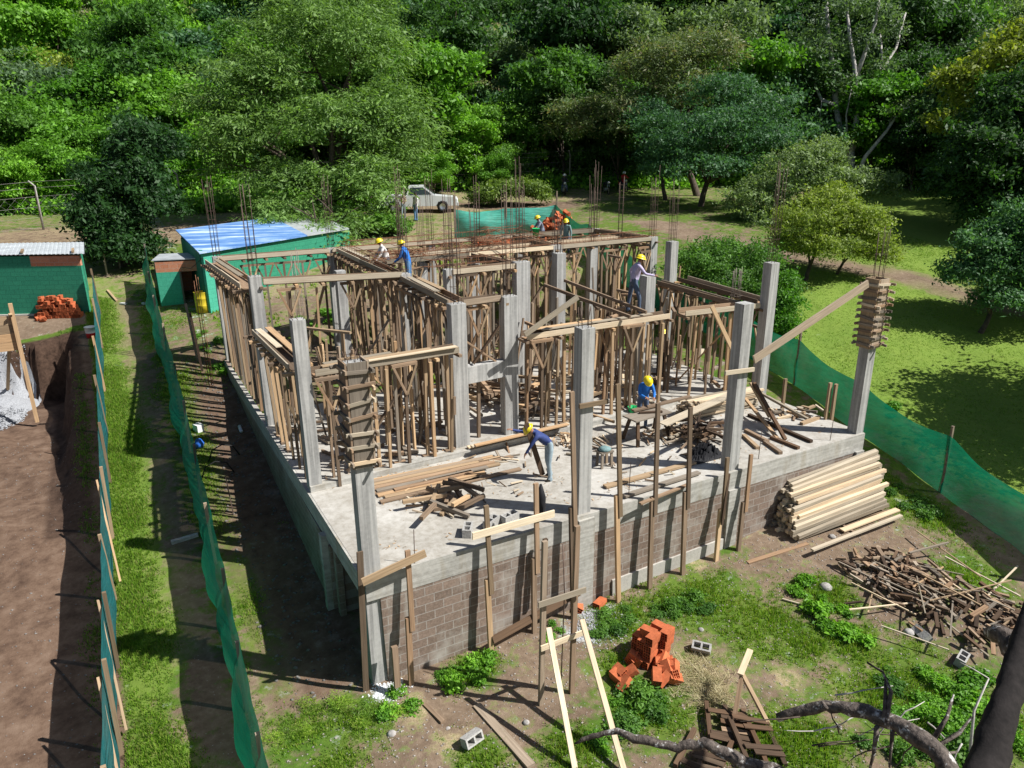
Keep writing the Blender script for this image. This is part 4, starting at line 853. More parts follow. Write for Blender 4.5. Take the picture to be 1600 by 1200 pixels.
# hollow clay bricks
def hbrick(m, L_=.33, W_=.18, H_=.18):
    b = MB(); x, y, z = L_/2, W_/2, H_/2; t_ = .012; nx_, nz_ = 2, 3
    b.bar((-x, -y+t_/2, 0), (x, -y+t_/2, 0), t_, H_); b.bar((-x, y-t_/2, 0), (x, y-t_/2, 0), t_, H_)
    b.bar((-x, 0, z-t_/2), (x, 0, z-t_/2), W_-2*t_, t_); b.bar((-x, 0, -z+t_/2), (x, 0, -z+t_/2), W_-2*t_, t_)
    for i in range(1, nx_+1): b.bar((-x, -y+W_*i/(nx_+1), 0), (x, -y+W_*i/(nx_+1), 0), .009, H_-2*t_)
    for i in range(1, nz_): b.bar((-x, 0, -z+H_*i/nz_), (x, 0, -z+H_*i/nz_), W_-2*t_-.001, .009)
    return b.mesh('hollow_brick', m)
HB = hbrick('brick_orange')
def brick(p, e, lab, grp): o = link('hollow_brick', HB, None, p, lab, 'brick', grp); o.rotation_euler = e; return o
c = ong(1012, 1048); bx_, by_ = c[0], c[1]; zb = c[2]
G1 = 'orange hollow bricks heaped in the yard'
for k in range(4):
    for j in range(3 if k < 3 else 2):
        for i in range(2 if k < 3 else 2):
            brick((bx_+.12+.35*i+U_(-.03, .03)+.03*k, by_+.12+.19*j+U_(-.01, .01), zb+.1+.185*k), (0, 0, .35+U_(-.08, .08)+(1.57 if (k == 3 and j) else 0)), 'one of the orange hollow bricks stacked in the yard heap', G1)
for i in range(17):
    a = U_(0, 6.28); rr = U_(.4, .72); brick((bx_+math.cos(a)*rr*.9-.12, by_+math.sin(a)*rr*.8-.1, zb+.1+max(0, (.75-rr))*.6*random.random()+.02), (U_(-1.5, 1.5), U_(-.7, .7), U_(0, 3)), 'one of the orange hollow bricks tumbled round the yard heap', G1)
for i, (px, py, l) in enumerate(((880, 948, 'orange brick piece against the wall behind the trestle frame'), (937, 948, 'single orange brick right of the trestle frame'), (729, 1010, 'single orange brick at the foot of the block wall'), (903, 953, 'orange brick fragment beside the wall foot'))):
    c = ong(px, py); brick((c[0], c[1], c[2]+.08), [(.2, .1, .3), (0, 0, .4), (0, 1.4, .3), (.5, 0, 1)][i], l, None)
# ---------------------------------------------------------------- hanging cloth, black heap, mesh panel
b = MB(); p0 = ony(845, 757, .35); b.tube([p0+[0, 0, 0], p0+[.02, 0, -.3], p0+[-.02, 0, -.62], p0+[0, 0, -.85]], [.03, .1, .12, .05], 8); b.thing('jacket', 'cloth_black', 'dark patterned cloth hung on the post behind the slab edge', 'cloth')
c = onz(1100, 712); b = MB(); n_ = 22; vs = [(c[0]+(i/(n_-1)-.5)*1.1, c[1]+(j/(n_-1)-.5)*.7, .02+.3*max(0, 1-((i/(n_-1)-.5)**2*4+(j/(n_-1)-.5)**2*4))*U_(.2, 1.3)) for j in range(n_) for i in range(n_)]; b.add(vs, [(j*n_+i, j*n_+i+1, (j+1)*n_+i+1, (j+1)*n_+i) for j in range(n_-1) for i in range(n_-1)]); b.thing('plastic_sheet', 'cloth_black', 'crumpled black plastic sheet by the third front column', 'sheet')
b = MB(); p0 = ony(905, 795, .1); b.bar(p0+[0, 0, -.1], p0+[.1, 0, .25], .06, .05); b.thing('hand_saw', 'moto_red', 'orange saw leaning at the foot of the middle front column', 'saw')
# ================================================================ NET FENCES
def net(name, pts, h, mname, label, post_m, ph, lab_cat='fence', side=1, sag=.12, cb=0., poles=None, plab=None, fold=.04, bottom=.03, lean=0., step=.16, bulge=.1):
    """pts: ground line; cloth with sag between its posts, each post a part"""
    t = empty(name, label, lab_cat, (pts[0][0], pts[0][1], gz(pts[0][0], pts[0][1])))
    P_ = [np.array(p, float) for p in pts]; cum = [0]
    for a, c in zip(P_[:-1], P_[1:]): cum.append(cum[-1]+np.linalg.norm(c[:2]-a[:2]))
    n = int(cum[-1]/step)+1; S_ = np.linspace(0, cum[-1], n); X = np.interp(S_, cum, [p[0] for p in P_]); Y = np.interp(S_, cum, [p[1] for p in P_])
    dx, dy = np.gradient(X), np.gradient(Y); l = np.hypot(dx, dy); nx_, ny_ = -dy/l, dx/l
    seg = np.searchsorted(cum, S_, 'right')-1; seg = np.clip(seg, 0, len(cum)-2); cu = np.array(cum); fr = (S_-cu[seg])/(cu[seg+1]-cu[seg])
    sg = np.sin(np.pi*fr); nv = 15; V = []
    ph_ = rng.uniform(0, 6, 8)
    for j in range(nv):
        q = j/(nv-1); z0 = ground(X, Y)-.03; top = z0+h-sag*sg+.03*np.sin(S_*1.7+ph_[0])
        wob = (bulge*np.sin(np.pi*q)*sg*(1+.6*np.sin(seg*2.3+1))+fold*(np.sin(S_*5.3+q*3+ph_[1])*.5+.5*np.sin(S_*2.1-q*5+ph_[2])+.4*np.sin((q*9+S_*1.3+ph_[3])))*(.3+.7*np.sin(np.pi*min(1, q+.15))))+lean*q+cb*np.sin(np.pi*min(1, q*1.15+.12))
        V.append(np.stack([X+nx_*wob*side, Y+ny_*wob*side, z0+bottom+(top-z0-bottom)*q+.02*np.sin(S_*3+q*8)], 1))
    V = np.array(V).reshape(-1, 3)-np.array(PW(t)); i0 = (np.arange(nv-1)[:, None]*n+np.arange(n-1)[None]).ravel()
    me = mesh_np('cloth', V, np.stack([i0, i0+1, i0+n+1, i0+n], 1), [mname], smooth=True); link('netting', me, t)
    for k, p in enumerate(P_ if poles is None else poles):
        z = gz(p[0], p[1]); r_ = ph*U_(.92, 1.06)
        MB().bar((p[0]-side*.04, p[1], z-.2), (p[0]-side*.04+U_(-.06, .06), p[1]+U_(-.06, .06), z+r_), .075, .06).part('post', post_m, t)
    return t
f1 = [(-4.75, -4), (-4.66, -1.6), (-4.6, .6), (-4.56, 3.1), (-4.5, 5.6), (-4.44, 8.2), (-4.36, 11), (-4.28, 14), (-4.2, 17), (-4.1, 20.5), (-4.0, 23.6)]
t = net('net_fence', f1, 1.75, 'net_teal', 'dark teal shade net fence on bare posts along the pit, at the far left', 'wood_tan', 1.95, side=-1, fold=.03, sag=.05, bulge=.07)
for k in (1, 2, 3, 5):   # diagonal struts
    p, q = f1[k], f1[k+1]; MB().bar((p[0]-.05, p[1], gz(*p)+1.75), (p[0]+.12, p[1]-2.1, gz(p[0], p[1]-2.1)+.15), .045, .03).part('strut', 'wood_tan', t)
f2 = [(-2.5, -4), (-2.42, -1.9), (-2.33, .6), (-2.2, 3.1), (-2.12, 5.8), (-2.05, 8.6), (-1.98, 11.4), (-1.93, 14.2), (-1.9, 17.4), (-1.86, 20.4), (-1.8, 23.0), (-1.68, 26.5)]
net('net_fence', f2, 1.8, 'net_green', 'green shade net fence between the grass lane and the building', 'wood_grey', 1.75, side=1, bulge=.14, fold=.05, sag=.06, cb=.22)
f3 = [(15.6, -5.2), (16.5, -1.35), (17.05, 2.0), (17.69, 5.1), (17.75, 8.6), (17.6, 12.), (17.8, 15.5), (18.3, 19.2), (19.4, 24.1)]
net('net_fence', f3, 1.75, 'net_green', 'long bright green shade net fence beside the lawn on the right', 'net_post', 2.15, side=-1, sag=.28, bulge=.3, fold=.04)
f4 = [(13.7, 25.5), (16.5, 24.8), (19.4, 24.1)]
net('tarp_fence', f4, 1.75, 'net_mint', 'mint green tarpaulin screen behind the brick heap at the back', 'net_post', 2.5, side=-1, sag=.2, bulge=.3, fold=.06, step=.08)
# brick heaps by the tarpaulin
for k in range(150):
    u = random.random(); x = 17.2+u*2.0+U_(-.3, .3); top = 1.5*(u**.8)*(1 if u < .95 else .8); y = 23.4-.3*(x-17)+U_(-.6, .35); brick((x, y, gz(x, y)+.08+top*random.random()**.6), (U_(-1, 1), U_(-.6, .6), U_(0, 3)), 'one of the orange bricks in the tall heap before the mint tarpaulin', 'bricks in the tall heap at the back')
for k in range(55):
    x = random.gauss(15.3, .55); y = 23.6+U_(-.5, .4); brick((x, y, gz(x, y)+.08+random.random()*.55*math.exp(-((x-15.3)/.8)**2)), (U_(-1, 1), U_(-.6, .6), U_(0, 3)), 'one of the broken orange bricks in the low heap before the mint tarpaulin', 'bricks in the low heap at the back')
# ================================================================ LEFT: green brick shed
def wall(t, a, c, z0, z1, m, name='wall', th=.15):
    b = MB(); b.bar((a[0], a[1], (z0+z1)/2), (c[0], c[1], (z0+z1)/2), th, z1-z0); return b.part(name, m, t)
A = ong(-330, 500); B = ong(142, 488); A, B = A[:2], B[:2]; zb, zt = gz(*B)-.3, 3.42
d = (B-A)/np.linalg.norm(B-A); nb = np.array([.0, 1.])
t = empty('green_shed', 'long green painted brick shed with a pale sheet roof at the far left', 'shed', (A[0], A[1], zb))
u1 = B-d*2.05
wall(t, A, B, zb-.3, 3.0, 'green_brick'); wall(t, A, u1, 3.0, zt, 'green_brick'); wall(t, u1, B, 3.0, zt, 'red_brick', 'bare_brick_patch')
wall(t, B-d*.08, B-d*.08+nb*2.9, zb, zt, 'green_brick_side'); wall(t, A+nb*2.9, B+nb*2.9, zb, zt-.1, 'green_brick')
b = MB(); rc = (A+B)/2+nb*1.4
for sgn in range(1):
    n = int(np.linalg.norm(B-A)/.09)
    for i in range(n):
        p = A+d*(i+.5)*np.linalg.norm(B+d*.2-A)/n; b.bar((p[0]-nb[0]*.2, p[1]-nb[1]*.2, zt+.09+(.015 if i % 2 else 0)), (p[0]+nb[0]*3.1, p[1]+nb[1]*3.1, zt+.19+(.015 if i % 2 else 0)), .093, .02)
b.part('roof', 'metal_sheet', t)
for q, l in ((.25, 'near the right end'), (2.35, 'in the middle'), (4.6, 'towards the left')):
    p = B-d*q+nb*.5; board('roof_weight', (p[0], p[1], zt+.22), (p[0]-nb[0]*.7, p[1]-nb[1]*.7, zt+.19), .1, .08, 'wood_tan', 'short log weighing down the pale shed roof '+l)
t.name = 'green_shed'
# brick pile by the shed
G2 = 'orange bricks piled against the green shed'
for k in range(6):
    for j in range(11-k//2):
        for i in range(2):
            if random.random() < .1*k: continue
            p = B-d*(.45+.155*j+.08*k)-nb*(.28+.2*i); q = d; brick((p[0]+U_(-.015, .015), p[1]+U_(-.02, .02), gz(p[0], p[1])+.06+.15*k), (U_(-.08, .08), U_(-.08, .08), math.atan2(d[1], d[0])+1.57+U_(-.08, .08)), 'one of the orange bricks piled against the green shed wall', G2).scale = (.75, .75, .82)
for i in range(8):
    p = B-d*(2.0+U_(0, .3))-nb*U_(.2, .9); brick((p[0], p[1], gz(*p)+.07), (U_(-.6, .6), U_(-.6, .6), U_(0, 3)), 'one of the orange bricks fallen beside the pile at the green shed', G2).scale = (.75, .75, .8)
# pale curb at the wall foot
b = MB(); p, q = B-d*2.2-nb*.12, A-nb*.12; b.bar((p[0], p[1], gz(*p)+.02), (q[0], q[1], gz(*q)+.02), .14, .12); b.thing('kerb', 'concrete_slab', 'narrow pale kerb at the foot of the green shed wall', 'kerb')
c = ong(143, 527); t = empty('paint_bucket', 'white and red plastic bucket beside the left net fence', 'bucket', c)
MB().lathe([(0, 0), (.17, 0), (.18, .2)], c, 18).part('lower_shell', 'moto_red', t); MB().lathe([(.181, .2), (.2, .42), (.21, .42), (.21, .45), (.19, .45), (.17, .2)], c, 18).part('upper_shell', 'white_plastic', t)
# retaining boards at the pit
A2, B2 = ony(0, 525, 18.9), ony(32, 525, 18.9); t = empty('retaining_board', 'timber shuttering boards with posts at the edge of the pit', 'shuttering', (A2[0], 18.9, -1.8))
x1 = ony(24, 520, 18.9)[0]; x0 = x1-2.6; z1 = ony(20, 493, 18.9)[2]; z0 = ony(20, 548, 18.9)[2]
for k in range(4): MB().bar((x0, 18.9, z0+(z1-z0)*(k+.5)/4), (x1, 18.9, z0+(z1-z0)*(k+.5)/4), .04, (z1-z0)/4-.01).part('board', 'wood_tan', t)
MB().bar((x1+.05, 18.82, -1.9), (x1+.05, 18.82, z1+.45), .12, .12).part('post', 'wood_tan', t); MB().bar((x1+.0, 18.7, z1+.1), ong(12, 610)+[0, 0, .0], .1, .08).part('strut', 'wood_tan', t)
# gravel heap
c = ong(-30, 650); gx, gy = c[0], c[1]; n = 46; th = np.linspace(0, 2*np.pi, n, endpoint=False); V = []; 
rr_ = np.linspace(0, 1, 22)
for r_ in rr_:
    R_ = r_*1.75*(1+.12*np.sin(th*3+1)+.06*np.sin(th*7)); x = gx+R_*np.cos(th)*1.0; y = gy+R_*np.sin(th)*1.5
    V.append(np.stack([x, y, ground(x, y)-.05+.85*(1-r_**1.3)+rng.normal(0, .018, n)], 1))
V = np.array(V).reshape(-1, 3); i0 = (np.arange(21)[:, None]*n+np.arange(n)[None]).ravel(); i1 = (np.arange(21)[:, None]*n+(np.arange(n)[None]+1) % n).ravel()
link('gravel_heap', mesh_np('gravel_heap', V-[gx, gy, 0], np.stack([i0, i0+n, i1+n, i1], 1), ['gravel_grey']), None, (gx, gy, 0), 'heap of pale grey gravel in the pit at the left edge', 'gravel', kind='stuff')
def pebbles(name, n, fn, size, m, label, seed, hf=None):
    r_ = np.random.default_rng(seed); x, y = fn(r_, n); z = ground(x, y) if hf is None else hf(x, y); s = r_.uniform(.35, 1, n)**2*size+.008
    base = np.array([[1, 0, 0], [0, 1, 0], [-1, 0, 0], [0, -1, 0], [0, 0, .7], [0, 0, -.5]], float); a = r_.uniform(0, 6.28, n); ca, sa = np.cos(a), np.sin(a)
    B_ = base[None]*(1+r_.uniform(-.35, .35, (n, 6, 3))); X = (B_[..., 0]*ca[:, None]-B_[..., 1]*sa[:, None])*s[:, None]+x[:, None]; Y = (B_[..., 0]*sa[:, None]+B_[..., 1]*ca[:, None])*s[:, None]*.8+y[:, None]
    Z = B_[..., 2]*s[:, None]*.8+z[:, None]; V = np.stack([X, Y, Z], -1).reshape(-1, 3)
    f = np.array([[0, 1, 4], [1, 2, 4], [2, 3, 4], [3, 0, 4], [1, 0, 5], [2, 1, 5], [3, 2, 5], [0, 3, 5]]); F_ = (f[None]+6*np.arange(n)[:, None, None]).reshape(-1, 3)
    link(name, mesh_np(name, V, F_, [m]), label=label, cat='stones', kind='stuff')
pebbles('gravel', 5000, lambda r, n: (gx+r.uniform(-1.8, 1.8, n), gy+r.uniform(-2.6, 2.6, n)), .05, 'gravel_grey', 'loose pale stones covering the gravel heap', 12, lambda x, y: ground(x, y)-.06+.85*(1-np.clip(np.hypot(x-gx, (y-gy)/1.5)/1.75, 0, 1)**1.3))
pebbles('rubble', 1000, lambda r, n: (r.uniform(-1.7, -.02, n), r.uniform(0, 18, n)), .06, 'rubble_dark', 'loose rubble lying in the shaded strip beside the left wall', 1)
pebbles('pebbles', 6500, lambda r, n: (r.uniform(-2, 14.5, n), r.uniform(-7.5, -.2, n)), .03, 'pebble', 'pebbles and chips strewn over the yard', 2)
pebbles('pebbles', 900, lambda r, n: (r.uniform(-8.5, -4.7, n), r.uniform(-2, 17, n)), .028, 'rubble_dark', 'pebbles strewn over the bare earth left of the net fences', 3)
cg = ong(935, 975); pebbles('gravel', 1500, lambda r, n: (r.normal(cg[0], .35, n), r.normal(cg[1], .28, n)), .028, 'gravel_grey', 'grey gravel spilled behind the orange bricks', 4)
cg2 = ong(605, 1083); pebbles('gravel', 500, lambda r, n: (r.normal(cg2[0], .18, n), r.normal(cg2[1], .14, n)), .03, 'pvc_white', 'white chips at the foot of the near corner', 5)
for i, (px, py, s_) in enumerate(((1290, 920, .16), (612, 1148, .09), (700, 1140, .06), (822, 1130, .07), (1300, 840, .1), (1420, 990, .12), (1095, 985, .07))):
    c = ong(px, py); b = MB(); b.lathe([(0, -.05), (s_*.9, 0), (s_, s_*.4), (s_*.55, s_*.8), (0, s_*.85)], c, 8); b.thing('stone', 'stone', ['flat grey stone left of the scrap heap', 'pale stone below the grass clump in the yard', 'small stone by the short offcut', 'small white stone under the trestle frame', 'grey stone before the timber stack', 'dark stone beside the scrap heap', 'small stone right of the brick heap'][i], 'stone')
# ================================================================ SHED with blue roof, annex, drum
zt = 3.48; c1 = np.array([.18, 21.4]); dr = np.array([3.93-.18, 23.46-21.38]); dr /= np.linalg.norm(dr); dr = np.array([.84, .54]); bk = np.array([-.04, 1.])
t = empty('blue_roofed_shed', 'green painted shed with a blue tarpaulin roof behind the left rear corner', 'shed', (c1[0], c1[1], .6))
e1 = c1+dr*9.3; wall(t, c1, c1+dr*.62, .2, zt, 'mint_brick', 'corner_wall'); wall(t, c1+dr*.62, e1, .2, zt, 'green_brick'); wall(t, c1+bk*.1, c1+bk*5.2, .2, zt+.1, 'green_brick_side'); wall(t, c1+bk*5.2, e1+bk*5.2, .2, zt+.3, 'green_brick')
def roofq(t, a, c, dd, z0, z1, m, name, w_=.25, th=.05):
    b = MB(); P_ = [a-bk*w_-dr*.15, c-bk*w_, c+bk*dd, a+bk*dd-dr*.15]; zz = [z0, z0, z1, z1]
    vs = [(p[0], p[1], z) for p, z in zip(P_, zz)]+[(p[0], p[1], z+th) for p, z in zip(P_, zz)]
    b.add(vs, [(3, 2, 1, 0), (4, 5, 6, 7), (0, 1, 5, 4), (1, 2, 6, 5), (2, 3, 7, 6), (3, 0, 4, 7)]); b.part(name, m, t)
roofq(t, c1, c1+dr*6.2, 6.2, zt+.02, zt+.35, 'blue_tarp', 'tarp_roof'); roofq(t, c1+dr*6.25, e1, 6.0, zt+.02, zt+.33, 'metal_sheet', 'sheet_roof')
p = c1+dr*2.6-bk*.12; b = MB(); b.box((p[0], p[1], 3.05), (.45, .12, .3), math.atan2(dr[1], dr[0])); lp = b.part('flood_lamp', 'moto_black', t)
b = MB(); p2_ = p-bk*.065; b.box((p2_[0], p2_[1], 3.05), (.38, .02, .23), math.atan2(dr[1], dr[0])); b.part('lamp_glass', 'white_plastic', lp)
b = MB()
for q, (a, c) in enumerate((((.9, 2.2), (1.3, 3.2)), ((.5, 2.75), (1.5, 2.7)))): pa, pb = c1+dr*a[0]-bk*.14, c1+dr*c[0]-bk*.14; b.bar((pa[0], pa[1], a[1]), (pb[0], pb[1], c[1]), .08, .06)
b.thing('batten', 'wood_grey', 'two grey battens leaning on the front of the blue roofed shed', 'batten')
a0 = ong(253, 478)[:2]; a1 = ong(290, 474)[:2]; t = empty('brick_annex', 'small green and bare brick privy left of the blue roofed shed', 'annex', (a0[0], a0[1], .8)); ad = (a1-a0)/np.linalg.norm(a1-a0); an = np.array([-ad[1], ad[0]]); aw = .95
wall(t, a0, a0+ad*aw, .6, 2.55, 'mint_brick'); wall(t, a0, a0+ad*2.0, 2.55, 3.0, 'red_brick', 'bare_brick_band'); wall(t, a0+an*.1, a0+an*1.6, .6, 3.0, 'green_brick_side'); wall(t, a0+an*1.7-ad*.05, a0+an*1.7+ad*2., .6, 3.0, 'red_brick'); wall(t, a0+ad*1.95+an*.1, a0+ad*1.95+an*1.6, .6, 3.0, 'red_brick')
b = MB(); cc_ = a0+ad*.95+an*.85; b.box((cc_[0], cc_[1], 3.08), (2.1, 1.9, .04), math.atan2(ad[1], ad[0])); b.part('roof', 'metal_sheet', t)
b = MB(); pp = a0+ad*aw; b.bar((pp[0]-an[0]*.02, pp[1]-an[1]*.02, .8), (pp[0]-an[0]*.02, pp[1]-an[1]*.02, 2.55), .07, .2); b.part('door_post', 'wood_grey', t)
c = ong(318, 487); t = empty('oil_drum', 'yellow open topped drum in the doorway between the two sheds', 'drum', c)
MB().lathe([(0, 0), (.29, 0), (.29, .28), (.30, .3), (.29, .32), (.29, .58), (.30, .6), (.29, .62), (.29, .86), (.305, .88), (.28, .88), (.28, .1), (0, .1)], c, 26).part('shell', 'drum_yellow', t)
MB().lathe([(.0, .62), (.278, .62)], c, 26).part('contents', 'rubber', t)
# posts and bits beside the left wall
for i, (a, c, l) in enumerate((((292, 475), (309, 565), 'pale slanting stake in the yard near the yellow drum'), ((308, 490), (316, 580), 'dark stake right of the pale slanting stake'))):
    B_ = ong(*c); T_ = pl(0, a[1], B_); MB().bar(B_, T_+[-.1, .2, 0], .08, .06).thing('stake', ['wood_grey', 'wood_dark'][i], l, 'stake')
t0 = ong(365, 805); board('stake', t0, pl(0, 745, t0)+[-.05, .1, 0], .03, .03, 'rebar', 'thin rusty rod standing in the shaded strip')
c = ong(375, 672); MB().tube([c+[0, -.3, .06], c+[.02, .2, .06]], .055, 12).thing('pipe', 'pvc_white', 'short white plastic pipe lying beside the left wall', 'pipe')
c = ong(312, 700); b = MB(); b.lathe([(0, 0), (.12, .02), (.16, .15), (.08, .3), (0, .32)], c, 9); b.thing('plastic_bag', 'blue_plastic', 'blue and white plastic bag by the green fence', 'bag')
c = ong(311, 675); MB().box(c+[0, 0, .15], (.22, .3, .25), .4).thing('box', 'white_plastic', 'pale box behind the blue bag at the green fence', 'box')
c = ong(193, 476); MB().box(c+[0, 0, .05], (.14, .3, .06), .8).thing('bag', 'white_plastic', 'white plastic scrap on the grass lane', 'litter')
c = ong(225, 476); MB().box(c+[0, 0, .05], (.1, .24, .08), .4).thing('bottle', 'pvc_white', 'white bottle lying on the shaded side of the grass lane', 'bottle')
gb('log', (268, 850), (310, 838), .12, .1, 'bark_pale', 'grey log lying in the shade of the grass lane', 'log')
gb('stake', (168, 455), (183, 472), .09, .08, 'wood_tan', 'short tan post lying by the end of the left net')
for i, (px, py, h, l) in enumerate(((168, 432, 1.1, 'left small stake at the far end of the lane'), (188, 420, 1.1, 'right small stake at the far end of the lane'), (237, 392, 1.4, 'stake beside the annex'))):
    c = ong(px, py); MB().bar(c, c+[0, 0, h], .08, .08).thing('stake', 'wood_grey', l, 'stake')
# inverted arch hoops
for i, (px, py) in enumerate(((340, 745), (350, 718))):
    c = ong(px, py); MB().tube([c+[-.45, 0, 0], c+[-.3, .0, .38], c+[0, 0, .5], c+[.3, 0, .4], c+[.5, 0, 0]], .02, 6).thing('hoop', 'rubber', ['front dark hoop of pipe arching over the shaded strip', 'rear dark hoop of pipe arching over the shaded strip'][i], 'hoop')
# helper cable between sheds
a = np.array([a0[0]+.9, a0[1], 2.7]); c = np.array([c1[0], c1[1]-.1, 3.3]); MB().tube([a, (a+c)/2+[0, 0, -.25], c], .012, 5).thing('cable', 'wire', 'dark cable sagging from the annex to the blue roofed shed', 'cable')
# rods tied along slab edges (slender safety lines)
def wireL(a, c, lab, mid=None, z=.0, top=1.): 
    A = onz(*a); B_ = onz(*c); MB().tube([A, A+[0, 0, top]], .008, 5).thing('rod', 'rebar', lab, 'rod')
wireL((655, 845), (0, 0), 'thin rod standing on the left terrace by the corner column', top=.75) if False else None
for (px, py, h, l) in ((648, 880, .75, 'thin rod rising left of the offcuts heap'), (1185, 717, .8, 'thin rod rising right of the third front column'), (1297, 688, .6, 'thin rod rising left of the right corner column'), (982, 778, .9, 'thin rod rising at the slab edge before the stool')):
    c = onz(px, py); MB().tube([c, c+[.02, 0, h]], .009, 5).thing('rod', 'rebar', l, 'rod')
for i, (a, c) in enumerate((((1218, 592), (1222, 640)), ((1290, 598), (1290, 655)), ((1298, 600), (1299, 655)))):
    B_ = onz(c[0]+0., c[1]+0., 0.); x_, y_ = B_[0], B_[1]; T_ = pl(0, a[1], B_); MB().bar((x_, y_, -.6), T_, .1, .07).thing('edge_post', 'wood_tan', ['pale post sticking up at the right slab edge behind the timber pile', 'left one of a pair of posts sticking up at the right slab edge', 'right one of a pair of posts sticking up at the right slab edge'][i], 'timber post')
# ================================================================ PEOPLE
def person(loc, face, label, shirt, pants, pose='stand', helmet='yellow_plastic', lean=0., arms=None, legs=None, hs=1., head=None, seat=False, shoe='shoe', fingers=True):
    """one skinned body per person; local frame looks along +x, then turned by face"""
    J = {}; R_ = {}; E_ = []; TG = {}
    def j(n, p, r, par=None, tg='shirt', r2=None):
        J[n] = Vector(p); R_[n] = (r, r2 or r)
        if par: E_.append((par, n)); TG[(par, n)] = tg
    hz = .95 if not seat else .5
    lm = Matrix.Rotation(lean, 3, 'Y')
    def up(p): return Vector((0, 0, hz))+lm@(Vector(p)-Vector((0, 0, .95)))
    j('pel', (0, 0, hz), .125, r2=.15); j('wst', up((0, 0, 1.1)), .11, 'pel', 'shirt', .14); j('chs', up((0, 0, 1.3)), .12, 'wst', 'shirt', .165)
    j('nk0', up((0, 0, 1.45)), .07, 'chs', 'shirt'); j('nk1', up((.01, 0, 1.5)), .05, 'nk0', 'skin')
    hd = up((.02, 0, 1.57)) if head is None else up((.02, 0, 1.5))+Vector(head)*.07
    hu = (up((.02, 0, 1.66))-up((.02, 0, 1.57))) if head is None else Vector(head)*.1
    j('hd0', hd, .075, 'nk1', 'skin', .07); j('hd1', hd+hu*.9, .092, 'hd0', 'skin', .08)
    fx = Vector((1, 0, 0)); 
    if head is None: fx = lm@fx
    else:
        hv = Vector(head).normalized(); fx = Vector((hv.z, 0, -hv.x))
    j('nose', hd+hu*.35+fx*.088, .016, 'hd0', 'skin')
    for s, sd in ((1, 'l'), (-1, 'r')):
        am = (arms or {}).get(sd, ((.02, .06, -.29), (.08, .0, -.26)))
        sh = up((0, s*.17, 1.41)); j('sh'+sd, sh, .062, 'chs', 'shirt')
        el = sh+Vector((am[0][0], s*am[0][1], am[0][2])); wr = el+Vector((am[1][0], s*am[1][1], am[1][2])); d = (wr-el).normalized()
        j('el'+sd, el, .045, 'sh'+sd, 'shirt'); j('wr'+sd, wr, .03, 'el'+sd, 'shirt'); j('pm'+sd, wr+d*.07, .034, 'wr'+sd, 'skin', .02)
        if fingers:
            sdv = d.cross(Vector((0, 0, 1)) if abs(d.z) < .9 else Vector((1, 0, 0))).normalized(); nv = d.cross(sdv)
            for k in range(4):
                o = sdv*((k-1.5)*.019); L_ = (.07, .08, .075, .058)[k]
                j('f%d%s' % (k, sd), wr+d*.09+o, .009, 'pm'+sd, 'skin'); j('g%d%s' % (k, sd), wr+d*(.09+L_*.5)+o+nv*.008, .0085, 'f%d%s' % (k, sd), 'skin'); j('h%d%s' % (k, sd), wr+d*(.09+L_*.85)+o+nv*.03, .0075, 'g%d%s' % (k, sd), 'skin')
            j('t0'+sd, wr+d*.05+sdv*.042, .011, 'pm'+sd, 'skin'); j('t1'+sd, wr+d*.09+sdv*.06+nv*.015, .009, 't0'+sd, 'skin')
        lg = (legs or {}).get(sd, ((.0, .02, -.45), (-.02, .0, -.42)))
        hp = Vector((0, s*.09, hz-.05)); kn = hp+Vector((lg[0][0], s*lg[0][1], lg[0][2])); an = kn+Vector((lg[1][0], s*lg[1][1], lg[1][2]))
        j('hp'+sd, hp, .095, 'pel', 'pants'); j('kn'+sd, kn, .062, 'hp'+sd, 'pants'); j('an'+sd, an, .048, 'kn'+sd, 'pants'); j('to'+sd, an+Vector((.15, s*.02, -.04)), .035, 'an'+sd, 'shoe'); j('hl'+sd, an+Vector((-.04, 0, -.04)), .036, 'an'+sd, 'shoe')
    names = list(J); idx = {n: i for i, n in enumerate(names)}
    me = bpy.data.meshes.new('p'); me.from_pydata([J[n] for n in names], [(idx[a], idx[b]) for a, b in E_], []); ob = bpy.data.objects.new('tmp', me); COL.objects.link(ob)
    md = ob.modifiers.new('s', 'SKIN'); md.use_smooth_shade = True
    for i, n in enumerate(names):
        sv_ = me.skin_vertices[0].data[i]; sv_.radius = R_[n]; sv_.use_root = (n == 'pel')
    s2 = ob.modifiers.new('d', 'SUBSURF'); s2.levels = 2; s2.render_levels = 2
    dg = bpy.context.evaluated_depsgraph_get(); m2 = bpy.data.meshes.new_from_object(ob.evaluated_get(dg)); bpy.data.objects.remove(ob)
    m2.name = 'body'; m2.materials.clear(); sl_ = ['skin', shirt, pants, shoe]
    for q in sl_: m2.materials.append(MT[q])
    mi = {'skin': 0, 'shirt': 1, 'pants': 2, 'shoe': 3}
    SA = np.array([J[a] for a, b in E_]); SB = np.array([J[b] for a, b in E_]); tg = np.array([mi[TG[e]] for e in E_]); rr = np.array([(R_[a][0]+R_[b][0])/2 for a, b in E_])
    pc = np.zeros(len(m2.polygons)*3); m2.polygons.foreach_get('center', pc); pc = pc.reshape(-1, 3)
    D_ = SB-SA; tt = np.clip(((pc[:, None]-SA)*D_).sum(-1)/(D_*D_).sum(-1), 0, 1); ds = np.linalg.norm(pc[:, None]-(SA+tt[..., None]*D_), axis=-1)-rr[None]*.8
    k = tg[ds.argmin(1)]; k = np.where((k == 1) & (pc[:, 2] < hz-.02) & (np.abs(pc[:, 1]) < .2) & (np.abs(pc[:, 0]) < .17), 2, k)
    m2.polygons.foreach_set('material_index', k.astype(np.int32))
